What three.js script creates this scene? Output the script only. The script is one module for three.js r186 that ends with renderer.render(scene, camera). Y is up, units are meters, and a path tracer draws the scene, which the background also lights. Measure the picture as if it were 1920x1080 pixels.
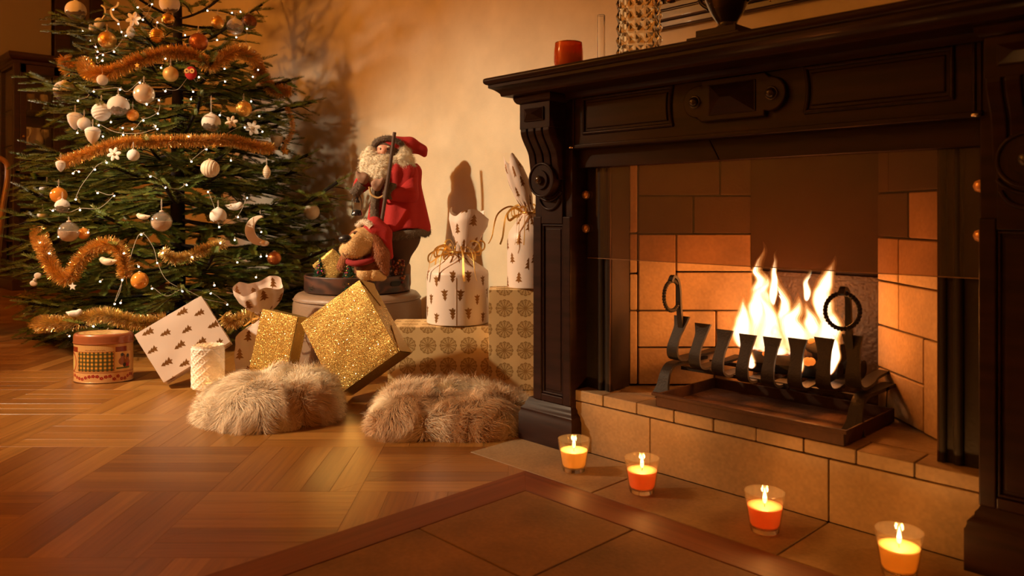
import * as THREE from 'three';
import { RoundedBoxGeometry } from 'three/addons/geometries/RoundedBoxGeometry.js';
import { MarchingCubes } from 'three/addons/objects/MarchingCubes.js';
import { RectAreaLightUniformsLib } from 'three/addons/lights/RectAreaLightUniformsLib.js';
import { mergeGeometries, mergeVertices, toCreasedNormals } from 'three/addons/utils/BufferGeometryUtils.js';

// ---------------------------------------------------------------- camera, lights, exposure
const scene = new THREE.Scene();
scene.background = new THREE.Color(0x000000);
const YAW = Math.atan2(0.718, 0.696), EYE = 0.70;
const camera = new THREE.PerspectiveCamera(2 * Math.atan(540 / 1453) * 180 / Math.PI, 16 / 9, 0.05, 40);
camera.position.set(0, EYE, 0);
camera.rotation.y = YAW;
camera.setViewOffset(1920, 1080, 0, 140, 1920, 1080);
camera.focus = 3.0;
camera.userData.fStop = 4;
camera.focus = 2.9;
scene.add(camera);
const renderer = new THREE.WebGLRenderer({ antialias: true });
renderer.toneMapping = THREE.LinearToneMapping;
renderer.toneMappingExposure = 1.0;
renderer.shadowMap.enabled = true;
RectAreaLightUniformsLib.init();
const V3 = THREE.Vector3;
function pointLight(name, p, rgb, power, soft = 1) {
  const l = new THREE.PointLight(new THREE.Color().setRGB(...rgb), power, 0, 2);
  l.position.set(...p); l.name = name; l.castShadow = true; l.shadow.radius = soft; l.shadow.bias = -0.002; scene.add(l); return l;
}
function spotLight(name, p, to, rgb, power, angle, penumbra, soft) {
  const l = new THREE.SpotLight(new THREE.Color().setRGB(...rgb), power, 0, angle, penumbra, 2);
  l.position.set(...p); l.target.position.set(...to); l.name = name; l.castShadow = true; l.shadow.radius = soft; l.shadow.bias = -0.002;
  scene.add(l, l.target); return l;
}
// the reading lamp on its stand, left of the camera, shines at the presents; the ceiling globe gives the amber room light
const KEY_AT = [-3.9, 2.3, 1.0], KEY_TO = [-2.95, 0.16, -1.95];
spotLight('reading_lamp_light', KEY_AT, KEY_TO, [1.0, 0.85, 0.57], 50.0, 0.50, 1.0, 2.2);
const SIDE_AT = [-6.5, 1.75, 1.0], SIDE_TO = [-4.75, 0.75, -1.6];
spotLight('dining_lamp_light', SIDE_AT, SIDE_TO, [1.0, 0.86, 0.66], 30.0, 0.40, 0.8, 10);
const GLOBE_AT = [-4.2, 2.45, 1.3];
pointLight('globe_lamp_light', GLOBE_AT, [1.0, 0.36, 0.048], 13.5, 6);
// the fire
pointLight('fire_light', [-1.06, 0.43, -2.02], [1.0, 0.30, 0.045], 0.62, 2.5);
pointLight('fire_light', [-0.93, 0.43, -2.0], [1.0, 0.30, 0.045], 0.62, 2.5);
// ---------------------------------------------------------------- helpers
let seedState = 12345;
function seed(n) { seedState = n | 0; }
function rnd() { seedState = (seedState + 0x6d2b79f5) | 0; let t = Math.imul(seedState ^ (seedState >>> 15), 1 | seedState); t = (t + Math.imul(t ^ (t >>> 7), 61 | t)) ^ t; return ((t ^ (t >>> 14)) >>> 0) / 4294967296; }
const rr = (a, b) => a + (b - a) * rnd();
const gauss = () => (rnd() + rnd() + rnd() - 1.5) * 1.15;
const clamp = (x, a = 0, b = 1) => Math.min(b, Math.max(a, x)), lerp = (a, b, t) => a + (b - a) * t;
const sm = (a, b, x) => { const t = clamp((x - a) / (b - a)); return t * t * (3 - 2 * t); };
const FX = -0.718, FZ = -0.696, RX = 0.696, RZ = -0.718;
const cam = (lat, d, y = 0) => new V3(FX * d + RX * lat, y, FZ * d + RZ * lat);      // along / across the parquet, which runs with the camera
const spot = (u, v, d) => cam((u - 960) / 1453 * d, d, EYE - (v - 400) / 1453 * d);
const used = {};
function numbered(n) { const k = used[n] = (used[n] ?? -1) + 1; return k ? n + '_' + String(k).padStart(3, '0') : n; }
function tag(o, label, category, group, kind) {
  if (label) o.userData.label = label;
  if (category) o.userData.category = category;
  if (group) o.userData.group = group;
  if (kind) o.userData.kind = kind;
  return o;
}
function thing(name, label, category, pos = [0, 0, 0], turn = 0, group) {
  const o = new THREE.Group(); o.name = numbered(name); o.position.set(...(pos.isVector3 ? pos.toArray() : pos)); o.rotation.y = turn;
  scene.add(o); return tag(o, label, category, group);
}
function part(parent, name, geo, material) {
  const m = new THREE.Mesh(Array.isArray(geo) ? merge(geo) : geo, material); m.name = numbered(name); m.castShadow = m.receiveShadow = true; parent.add(m); return m;
}
function wpart(parent, name, geo, material) {                        // geometry given in world axes under a thing that is not turned
  const g = Array.isArray(geo) ? merge(geo) : geo; g.translate(-parent.position.x, -parent.position.y, -parent.position.z);
  return part(parent, name, g, material);
}
function single(name, geo, material, label, category, pos, turn = 0, group) {
  const m = part(scene, name, geo, material); if (pos) m.position.set(...(pos.isVector3 ? pos.toArray() : pos)); m.rotation.y = turn; return tag(m, label, category, group);
}
function struct(name, geo, material) { const m = part(scene, name, geo, material); m.userData.kind = 'structure'; return m; }
function stuff(parent, name, geo, material, mats, colors) {
  const m = new THREE.InstancedMesh(geo, material, mats.length); m.name = numbered(name); m.userData.kind = 'stuff'; m.castShadow = m.receiveShadow = true;
  mats.forEach((q, i) => m.setMatrixAt(i, q)); if (colors) colors.forEach((c, i) => m.setColorAt(i, c));
  parent.add(m); return m;
}
function merge(list) {
  const a = list.map((g) => { const x = g.index ? g.toNonIndexed() : g.clone(); for (const k of Object.keys(x.attributes)) if (!['position', 'normal', 'uv'].includes(k)) x.deleteAttribute(k); if (!x.attributes.normal) x.computeVertexNormals(); if (!x.attributes.uv) x.setAttribute('uv', new THREE.BufferAttribute(new Float32Array(x.attributes.position.count * 2), 2)); return x; });
  return mergeGeometries(a);
}
function boxUV(g, s = 1, du = 0, dv = 0) {                           // uv in metres by the main direction of each face
  if (g.index) g = g.toNonIndexed();
  const p = g.attributes.position, uv = new Float32Array(p.count * 2), a = new V3(), b = new V3(), c = new V3(), n = new V3();
  for (let i = 0; i < p.count; i += 3) {
    a.fromBufferAttribute(p, i); b.fromBufferAttribute(p, i + 1); c.fromBufferAttribute(p, i + 2);
    n.subVectors(b, a).cross(c.clone().sub(a)); const x = Math.abs(n.x), y = Math.abs(n.y), z = Math.abs(n.z);
    [a, b, c].forEach((q, k) => { const o = (i + k) * 2; const [s0, t0] = y >= x && y >= z ? [q.x, q.z] : x >= z ? [q.z, q.y] : [q.x, q.y]; uv[o] = s0 * s + du; uv[o + 1] = t0 * s + dv; });
  }
  g.setAttribute('uv', new THREE.BufferAttribute(uv, 2)); return g;
}
function box(x0, x1, y0, y1, z0, z1, r = 0.002, seg = 1) {
  const w = x1 - x0, h = y1 - y0, d = z1 - z0;
  const g = r > 0 ? new RoundedBoxGeometry(w, h, d, seg, Math.min(r, w / 2.01, h / 2.01, d / 2.01)) : new THREE.BoxGeometry(w, h, d);
  return boxUV(g.translate((x0 + x1) / 2, (y0 + y1) / 2, (z0 + z1) / 2));
}
const lathe = (pts, seg = 32) => new THREE.LatheGeometry(pts.map((p) => new THREE.Vector2(p[0], p[1])), seg);
function tube(pts, r, seg = 24, sides = 6, closed = false) {
  return new THREE.TubeGeometry(new THREE.CatmullRomCurve3(pts.map((p) => (p.isVector3 ? p : new V3(...p))), closed), seg, r, sides, closed);
}
function ball(r, x = 0, y = 0, z = 0, sx = 1, sy = 1, sz = 1, w = 20, h = 14) { return new THREE.SphereGeometry(r, w, h).scale(sx, sy, sz).translate(x, y, z); }
function extrude(shape, depth, bevel = 0.002, curve = 10) {
  return new THREE.ExtrudeGeometry(shape, { depth: depth - 2 * bevel, bevelEnabled: bevel > 0, bevelThickness: bevel, bevelSize: bevel, bevelOffset: -bevel, bevelSegments: 2, curveSegments: curve }).translate(0, 0, bevel);
}
function poly(pts) { const s = new THREE.Shape(); pts.forEach((p, i) => (i ? s.lineTo(p[0], p[1]) : s.moveTo(p[0], p[1]))); return s; }
function crease(g, a = 0.6) { return toCreasedNormals(g, a); }
function geoFrom(pos, uv) { const g = new THREE.BufferGeometry(); g.setAttribute('position', new THREE.Float32BufferAttribute(pos, 3)); if (uv) g.setAttribute('uv', new THREE.Float32BufferAttribute(uv, 2)); g.computeVertexNormals(); return g; }
function prism(pts, y0, y1, ch, uvf) {                               // convex outline in x/z, chamfered at its upper edge
  let area = 0; pts.forEach((p, i) => { const q = pts[(i + 1) % pts.length]; area += p[0] * q[1] - q[0] * p[1]; });
  if (area > 0) pts = pts.slice().reverse();                         // so that faces look up and out
  const c = pts.reduce((s, p) => [s[0] + p[0] / pts.length, s[1] + p[1] / pts.length], [0, 0]), n = pts.length, pos = [], uv = [];
  const inn = pts.map((p, i) => { const a = pts[(i + n - 1) % n], b = pts[(i + 1) % n]; const e1 = norm2(p[0] - a[0], p[1] - a[1]), e2 = norm2(b[0] - p[0], b[1] - p[1]); let nx = e1[1] + e2[1], nz = -e1[0] - e2[0]; const l = Math.hypot(nx, nz) || 1; nx /= l; nz /= l; if (nx * (c[0] - p[0]) + nz * (c[1] - p[1]) < 0) { nx = -nx; nz = -nz; } const k = ch / Math.max(0.35, Math.abs(nx * e1[1] - nz * e1[0])); return [p[0] + nx * k, p[1] + nz * k]; });
  const put = (...v) => v.forEach(([p, y]) => { pos.push(p[0], y, p[1]); uv.push(...uvf(p[0], p[1])); });
  for (let i = 1; i < n - 1; i++) put([inn[0], y1], [inn[i], y1], [inn[i + 1], y1]);
  for (let i = 0; i < n; i++) { const j = (i + 1) % n; put([pts[i], y1 - ch], [pts[j], y1 - ch], [inn[j], y1], [pts[i], y1 - ch], [inn[j], y1], [inn[i], y1]); put([pts[i], y0], [pts[j], y0], [pts[j], y1 - ch], [pts[i], y0], [pts[j], y1 - ch], [pts[i], y1 - ch]); }
  return geoFrom(pos, uv);
}
const norm2 = (x, y) => { const l = Math.hypot(x, y) || 1; return [x / l, y / l]; };
function clip(pts, a, b, c) {                                        // keep a*x + b*z <= c
  const out = []; pts.forEach((p, i) => { const q = pts[(i + 1) % pts.length], dp = a * p[0] + b * p[1] - c, dq = a * q[0] + b * q[1] - c; if (dp <= 0) out.push(p); if (dp * dq < 0) { const t = dp / (dp - dq); out.push([p[0] + (q[0] - p[0]) * t, p[1] + (q[1] - p[1]) * t]); } });
  return out;
}
function sweepRect(prof, x0, x1, z0, z1) {                           // a moulding [outset, height] run round a rectangle, mitred, with lids
  const ring = prof.map(([o, y]) => [[x0 - o, y, z1 + o], [x1 + o, y, z1 + o], [x1 + o, y, z0 - o], [x0 - o, y, z0 - o]]), pos = [];
  for (let i = 0; i + 1 < ring.length; i++) for (let k = 0; k < 4; k++) { const a = ring[i][k], b = ring[i][(k + 1) % 4], c = ring[i + 1][(k + 1) % 4], d = ring[i + 1][k]; pos.push(...a, ...b, ...c, ...a, ...c, ...d); }
  const t = ring[ring.length - 1], b = ring[0]; pos.push(...t[0], ...t[1], ...t[2], ...t[0], ...t[2], ...t[3], ...b[0], ...b[2], ...b[1], ...b[0], ...b[3], ...b[2]);
  return boxUV(toCreasedNormals(geoFrom(pos), 0.7));
}
function field(fn, lo, hi, cell) {                                   // a smooth skin round everything where fn < 0
  const c = lo.map((v, i) => (v + hi[i]) / 2), half = Math.max(...lo.map((v, i) => (hi[i] - v) / 2)), n = Math.min(110, Math.max(12, Math.ceil(2 * half / cell))), mc = new MarchingCubes(n, new THREE.MeshBasicMaterial(), false, false, 400000);
  mc.isolation = 0; const h = n / 2;
  for (let z = 0; z < n; z++) for (let y = 0; y < n; y++) for (let x = 0; x < n; x++) mc.field[x + y * n + z * n * n] = -fn(c[0] + (x - h) / h * half, c[1] + (y - h) / h * half, c[2] + (z - h) / h * half);
  mc.update(); let g = new THREE.BufferGeometry();
  g.setAttribute('position', new THREE.BufferAttribute(mc.positionArray.slice(0, mc.count * 3), 3));
  g = mergeVertices(g, 1e-4); g.scale(half, half, half).translate(...c); g.computeVertexNormals();
  const p = g.attributes.position; g.setAttribute('uv', new THREE.Float32BufferAttribute(Float32Array.from({ length: p.count * 2 }, (_, i) => (i % 2 ? p.getY(i >> 1) : p.getX(i >> 1) + p.getZ(i >> 1))), 2));
  return g;
}
function cap(a, b, ra, rb) {                                         // distance to a tapered capsule
  const A = new V3(...a), d = new V3(...b).sub(A), l = d.dot(d) || 1e-9; return (x, y, z) => { const px = x - A.x, py = y - A.y, pz = z - A.z, t = clamp((px * d.x + py * d.y + pz * d.z) / l); return Math.hypot(px - d.x * t, py - d.y * t, pz - d.z * t) - lerp(ra, rb, t); };
}
function ell(c, r) { return (x, y, z) => { const a = Math.hypot((x - c[0]) / r[0], (y - c[1]) / r[1], (z - c[2]) / r[2]); return (a - 1) * Math.min(...r); }; }
const smin = (k, ...fs) => (x, y, z) => { let s = 0; for (const f of fs) s += Math.exp(-f(x, y, z) / k); return -k * Math.log(Math.max(s, 1e-300)); };
// noise and textures
const HASH = new Float32Array(65536); { seed(7); for (let i = 0; i < 65536; i++) HASH[i] = rnd(); }
const hsh = (x, y) => HASH[((x & 255) << 8) | (y & 255)];
function vn(x, y, px = 256, py = 256) { const xi = Math.floor(x), yi = Math.floor(y), m = (a, b) => ((a % b) + b) % b, a = x - xi, b = y - yi, s = a * a * (3 - 2 * a), t = b * b * (3 - 2 * b), x0 = m(xi, px), x1 = m(xi + 1, px), y0 = m(yi, py), y1 = m(yi + 1, py); return lerp(lerp(hsh(x0, y0), hsh(x1, y0), s), lerp(hsh(x0, y1), hsh(x1, y1), s), t); }
function fbm(x, y, px, py, o = 4) { let s = 0, a = 0.5, n = 0; for (let i = 0; i < o; i++) { s += a * vn(x + i * 17, y + i * 31, px, py); n += a; a /= 2; x *= 2; y *= 2; px *= 2; py *= 2; } return s / n; }
function tex(w, h, fn, srgb = true) {
  const d = new Uint8Array(w * h * 4); for (let y = 0; y < h; y++) for (let x = 0; x < w; x++) { const c = fn(x / w, y / h, x, y), i = (y * w + x) * 4; if (typeof c === 'number') d[i] = d[i + 1] = d[i + 2] = clamp(c) * 255; else { d[i] = clamp(c[0]) * 255; d[i + 1] = clamp(c[1]) * 255; d[i + 2] = clamp(c[2]) * 255; } d[i + 3] = 255; }
  const t = new THREE.DataTexture(d, w, h); t.wrapS = t.wrapT = THREE.RepeatWrapping; t.magFilter = THREE.LinearFilter; t.minFilter = THREE.LinearMipmapLinearFilter; t.generateMipmaps = true; if (srgb) t.colorSpace = THREE.SRGBColorSpace; t.needsUpdate = true; return t;
}
function canvasTex(w, h, draw) { const c = document.createElement('canvas'); c.width = w; c.height = h; draw(c.getContext('2d'), w, h); const t = new THREE.CanvasTexture(c); t.colorSpace = THREE.SRGBColorSpace; t.wrapS = t.wrapT = THREE.RepeatWrapping; t.needsUpdate = true; return t; }
function rep(t, u, v = u) { const c = t.clone(); c.repeat.set(u, v); c.needsUpdate = true; return c; }
const std = (o) => new THREE.MeshStandardMaterial(o), phy = (o) => new THREE.MeshPhysicalMaterial(o);
const lin = (r, g, b) => new THREE.Color().setRGB(r, g, b);
const mat = (r, g, b, rough = 0.6, o = {}) => std({ color: lin(r, g, b), roughness: rough, ...o });
// ---------------------------------------------------------------- textures and materials
const woodGrain = tex(512, 256, (u, v) => { const w = fbm(u * 4, v * 40, 4, 40, 4), f = fbm(u * 16, v * 128, 16, 128, 2), g = 0.74 + 0.16 * w + 0.08 * (f - 0.5) - 0.08 * sm(0.62, 0.8, fbm(u * 3 + 9, v * 24, 3, 24, 3)); return [g, g * (0.98 + 0.04 * w), g * (0.93 + 0.1 * w)]; });
const plankMats = [[0.44, 0.185, 0.036], [0.385, 0.153, 0.027], [0.52, 0.235, 0.052], [0.31, 0.115, 0.020], [0.415, 0.172, 0.032]].map((c) => phy({ color: lin(...c), map: woodGrain, roughness: 0.36, clearcoat: 0.25, clearcoatRoughness: 0.22 }));
const borderMat = phy({ color: lin(0.24, 0.062, 0.02), map: woodGrain, roughness: 0.62, clearcoat: 0.05, clearcoatRoughness: 0.4 });
const stoneTex = tex(512, 512, (u, v) => { const a = fbm(u * 6, v * 6, 6, 6, 5), b = vn(u * 160, v * 160, 160, 160), g = 0.72 + 0.3 * (a - 0.5) + 0.07 * (b - 0.5); return [g, g * 0.975, g * 0.93]; });
const stoneBump = tex(512, 512, (u, v) => 0.5 * fbm(u * 12, v * 12, 12, 12, 5) + 0.5 * vn(u * 200, v * 200, 200, 200), false);
const slabMats = [[0.60, 0.42, 0.245], [0.56, 0.385, 0.215], [0.63, 0.45, 0.265]].map((c) => std({ color: lin(...c), map: stoneTex, roughness: 0.62, bumpMap: stoneBump, bumpScale: 0.0008 }));
const tileMats = [[0.36, 0.185, 0.075], [0.33, 0.165, 0.064], [0.385, 0.20, 0.085]].map((c) => std({ color: lin(...c), map: stoneTex, roughness: 0.72, bumpMap: stoneBump, bumpScale: 0.0006 }));
const brickMats = [[0.66, 0.45, 0.27], [0.61, 0.405, 0.235], [0.70, 0.49, 0.30]].map((c) => std({ color: lin(...c), map: stoneTex, roughness: 0.85, bumpMap: stoneBump, bumpScale: 0.0012 }));
const sootMats = [[0.13, 0.068, 0.04], [0.10, 0.052, 0.03]].map((c) => std({ color: lin(...c), map: stoneTex, roughness: 0.95, bumpMap: stoneBump, bumpScale: 0.0012 }));
const grout = mat(0.14, 0.085, 0.045, 0.95), grime = mat(0.02, 0.012, 0.008, 0.95);
const plaster = std({ color: lin(0.80, 0.67, 0.47), map: tex(512, 512, (u, v) => 0.93 + 0.10 * (fbm(u * 8, v * 8, 8, 8, 5) - 0.5), true), roughness: 0.92, bumpMap: stoneBump, bumpScale: 0.0006 });
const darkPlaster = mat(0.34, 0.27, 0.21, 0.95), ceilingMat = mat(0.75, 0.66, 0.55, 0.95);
const ebonyTex = tex(512, 256, (u, v) => { const w = fbm(u * 6, v * 60, 6, 60, 4); return [0.55 + 0.5 * w, 0.55 + 0.48 * w, 0.55 + 0.45 * w]; });
const ebony = phy({ color: lin(0.036, 0.0128, 0.0095), map: ebonyTex, roughness: 0.5, specularIntensity: 0.35, clearcoat: 0.12, clearcoatRoughness: 0.2, bumpMap: ebonyTex, bumpScale: 0.0003 });
const mahogany = phy({ color: lin(0.05, 0.011, 0.006), map: ebonyTex, roughness: 0.4, clearcoat: 0.3, clearcoatRoughness: 0.3 });
const blackIron = std({ color: lin(0.035, 0.027, 0.022), roughness: 0.55, metalness: 0.55, bumpMap: stoneBump, bumpScale: 0.0008 });
const rustIron = std({ color: lin(0.13, 0.055, 0.026), map: stoneTex, roughness: 0.62, metalness: 0.45, bumpMap: stoneBump, bumpScale: 0.0008 });
const sheetIron = std({ color: lin(0.06, 0.032, 0.02), map: stoneTex, roughness: 0.5, metalness: 0.5 });
const copper = std({ color: lin(0.85, 0.50, 0.28), roughness: 0.35, metalness: 0.8 });
const clearGlass = phy({ color: lin(0.97, 0.96, 0.93), roughness: 0.015, transmission: 1, thickness: 0, ior: 1.45 }), cupGlass = phy({ color: lin(0.92, 0.85, 0.74), roughness: 0.03, transmission: 0.985, thickness: 0, ior: 1.55 });
const solidGlass = phy({ color: lin(0.98, 0.97, 0.95), roughness: 0.02, transmission: 1, thickness: 0.01, ior: 1.48 });
const goldFoil = std({ color: lin(0.78, 0.45, 0.10), roughness: 0.26, metalness: 1 });
const brass = std({ color: lin(0.70, 0.42, 0.14), roughness: 0.3, metalness: 1 });
const flameCore = new THREE.MeshBasicMaterial({ color: lin(7, 4.6, 1.6) });

// ---------------------------------------------------------------- the room shell
const BACK = -2.55, LEFT = -8.75, RIGHT = 2.4, FRONT = 3.0, TOP = 3.1;
struct('wall_back', box(LEFT - 0.2, RIGHT + 0.2, 0, TOP, BACK - 0.2, BACK, 0), plaster);
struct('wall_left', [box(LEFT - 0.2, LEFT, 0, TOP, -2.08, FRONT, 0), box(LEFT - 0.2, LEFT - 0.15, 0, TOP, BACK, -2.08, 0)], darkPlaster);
struct('wall_right', box(RIGHT, RIGHT + 0.2, 0, TOP, BACK, FRONT, 0), plaster);
struct('wall_front', box(LEFT - 0.2, RIGHT + 0.2, 0, TOP, FRONT, FRONT + 0.2, 0), plaster);
struct('ceiling', box(LEFT - 0.2, RIGHT + 0.2, TOP, TOP + 0.15, BACK - 0.2, FRONT + 0.2, 0), ceilingMat);
struct('baseboard_back', box(LEFT, -1.67, 0, 0.09, BACK, BACK + 0.018, 0.004), mahogany);
{ // the doorway in the far wall, seen between the cabinet and the tree
  const d = new THREE.Group(); d.name = 'door_1'; d.userData.kind = 'structure'; scene.add(d); d.position.set(LEFT, 0, -2.3);
  wpart(d, 'door_frame', [box(LEFT - 0.02, LEFT + 0.05, 0, 3.09, -2.24, -2.10, 0.006), box(LEFT - 0.02, LEFT + 0.05, 0, 3.09, -2.55, -2.43, 0.006), box(LEFT - 0.02, LEFT + 0.05, 2.95, 3.09, -2.43, -2.24, 0.006)], mahogany);
  wpart(d, 'door_leaf', box(LEFT - 0.09, LEFT - 0.05, 0, 2.94, -2.45, -2.22, 0.004), mat(0.24, 0.15, 0.085, 0.6));
  wpart(d, 'door_pane', box(LEFT - 0.05, LEFT - 0.04, 1.2, 2.75, -2.40, -2.26, 0.002), phy({ color: lin(0.05, 0.07, 0.1), roughness: 0.15 }));
}
// ---------------------------------------------------------------- floor: basket-weave parquet, a border, tiles and the stone apron
const XA = -1.717, XB = -1.487, ZB = -1.492, BW = 0.105, HZ = -1.735;
const floor = struct('floor', box(LEFT - 0.2, RIGHT + 0.2, -0.2, -0.009, BACK - 0.2, FRONT + 0.2, 0), mat(0.06, 0.028, 0.012, 0.9));
{
  seed(31); const B = 0.375, N = 5, s = B / N, planks = [];
  for (let i = -24; i < 9; i++) for (let j = -7; j < 24; j++) {
    const a0 = -0.385 + i * B, d0 = 1.95 + (j - 5) * B, along = (((i + j) % 2) + 2) % 2 === 0;
    const c = cam(a0 + B / 2, d0 + B / 2); if (c.x < LEFT - 0.3 || c.x > RIGHT + 0.3 || c.z < BACK - 0.3 || c.z > FRONT + 0.3) continue;
    for (let k = 0; k < N; k++) {
      const g = 0.00018, r = along ? [a0 + k * s + g, a0 + (k + 1) * s - g, d0 + g, d0 + B - g] : [a0 + g, a0 + B - g, d0 + k * s + g, d0 + (k + 1) * s - g];
      const tone = (rnd() * 5) | 0, off = [rnd() * 3, rnd() * 3], lift = rr(-0.0001, 0.0001), flip = rnd() < 0.5 ? 1 : -1;
      let q = [cam(r[0], r[2]), cam(r[1], r[2]), cam(r[1], r[3]), cam(r[0], r[3])].map((p) => [p.x, p.z]);
      for (const w of [[-1, 0, -LEFT], [0, -1, -BACK], [1, 0, RIGHT], [0, 1, FRONT]]) q = clip(q, ...w);
      if (q.length < 3) continue;
      const uvf = (x, z) => { const lat = RX * x + RZ * z, d = FX * x + FZ * z, [l, w] = along ? [d, lat] : [lat, d]; return [(l * flip) / 1.3 + off[0], w / 0.42 + off[1]]; };
      const A = clip(q, 1, 0, XA), C = clip(clip(clip(q, -1, 0, -XA), 1, 0, XB), 0, -1, -ZB), gs = [];
      const y1 = lift;
      for (const piece of [A, C]) if (piece.length > 2) gs.push(prism(piece, -0.009, y1, 0.0004, uvf));
      if (!gs.length) continue;
      const m = [(r[0] + r[1]) / 2, (r[2] + r[3]) / 2], inView = m[1] > 1.2 && m[1] < 5.2 && Math.abs(m[0] / m[1]) < 0.72;
      planks.push({ g: gs.length > 1 ? merge(gs) : gs[0], tone, rank: inView ? m[1] : 100 + m[1] });
    }
  }
  planks.sort((a, b) => a.rank - b.rank);
  planks.slice(0, 300).forEach((p) => part(floor, 'plank', p.g, plankMats[p.tone]));
  for (let t = 0; t < 5; t++) { const m = part(floor, 'far_planks', merge(planks.slice(300).filter((p) => p.tone === t).map((p) => p.g)), plankMats[t]); m.userData.kind = 'stuff'; }
  // mitred border boards
  const uvA = (x, z) => [x / 1.3, z / 0.42], uvB = (x, z) => [z / 1.3, x / 0.42], xe = RIGHT, ze = FRONT;
  for (let x = XB, k = 0; x < xe; x += 1.1, k++) part(floor, 'border_board', prism([[k ? x : XB, ZB], [Math.min(x + 1.099, xe), ZB], [Math.min(x + 1.099, xe), ZB + BW], [k ? x : XB + BW, ZB + BW]], -0.009, 0.0008, 0.0008, uvA), borderMat);
  for (let z = ZB, k = 0; z < ze; z += 1.25, k++) part(floor, 'border_board', prism([[XB, k ? z : ZB], [XB + BW, k ? z : ZB + BW], [XB + BW, Math.min(z + 1.249, ze)], [XB, Math.min(z + 1.249, ze)]], -0.009, 0.0008, 0.0008, uvB), borderMat);
  const T = 0.337, uvT = (o) => (x, z) => [x / 0.9 + o, z / 0.9 + o * 1.7];
  part(floor, 'tile_bed', box(XB + BW, RIGHT, -0.009, -0.003, ZB + BW, FRONT, 0), grout);
  for (let i = 0; i < 10; i++) for (let j = 0; j < 12; j++) { const x = XB + BW + 0.002 + i * T, z = ZB + BW + 0.002 + j * T; part(floor, 'floor_tile', prism([[x, z], [x + T - 0.005, z], [x + T - 0.005, z + T - 0.005], [x, z + T - 0.005]], -0.009, rr(-0.0003, 0.0003), 0.0012, uvT(rnd() * 5)), tileMats[(rnd() * 3) | 0]); }
  const xs = [XA, -1.253, -0.761, -0.27, 0.22]; 
  for (let i = 0; i < 4; i++) part(floor, 'hearth_slab', prism([[xs[i] + 0.001, HZ], [xs[i + 1] - 0.003, HZ], [xs[i + 1] - 0.003, ZB - 0.0015], [xs[i] + 0.001, ZB - 0.0015]], -0.009, 0.001, 0.0015, uvT(rnd() * 5)), slabMats[i % 3]);
}
// ---------------------------------------------------------------- the raised hearth and the firebox
const HY = 0.178, XC = -0.9855;
seed(55);
{
  const t = thing('raised_hearth', 'raised hearth of pale stone slabs and bricks under the fire', 'hearth', [XC, 0, -1.8]);
  wpart(t, 'core', [box(-1.66, -0.31, 0, HY - 0.012, -2.5, HZ - 0.012, 0)], grout);
  const rows = [-1.534, -1.416, -1.297, -1.175, -1.057, -0.94, -0.82, -0.70, -0.579, -0.455];
  for (let i = 0; i < 9; i++) wpart(t, 'brick', box(rows[i] + 0.0015, rows[i + 1] - 0.0015, 0.146, HY - rr(0, 0.001), HZ - 0.09, HZ + rr(-0.001, 0.001), 0.003), slabMats[(rnd() * 3) | 0]);
  const sl = [-1.60, -1.252, -0.761, -0.40];
  for (let i = 0; i < 3; i++) wpart(t, 'stone_slab', box(sl[i] + 0.0015, sl[i + 1] - 0.0015, 0.0015, 0.143, HZ - 0.03, HZ + rr(-0.0008, 0.0008), 0.002), slabMats[i % 3]);
  // top paving behind the brick edge, laid square with the tray
  const px = [-1.55, -1.30, -1.05, -0.80, -0.45];
  for (let i = 0; i < 4; i++) for (let j = 0; j < 2; j++) wpart(t, 'paving', box(px[i] + 0.0015, px[i + 1] - 0.0015, 0.15, HY - 0.001 - rr(0, 0.0008), j ? -2.16 : -1.985, j ? -1.988 : HZ - 0.093, 0.002), slabMats[(rnd() * 3) | 0]);
}
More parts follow.
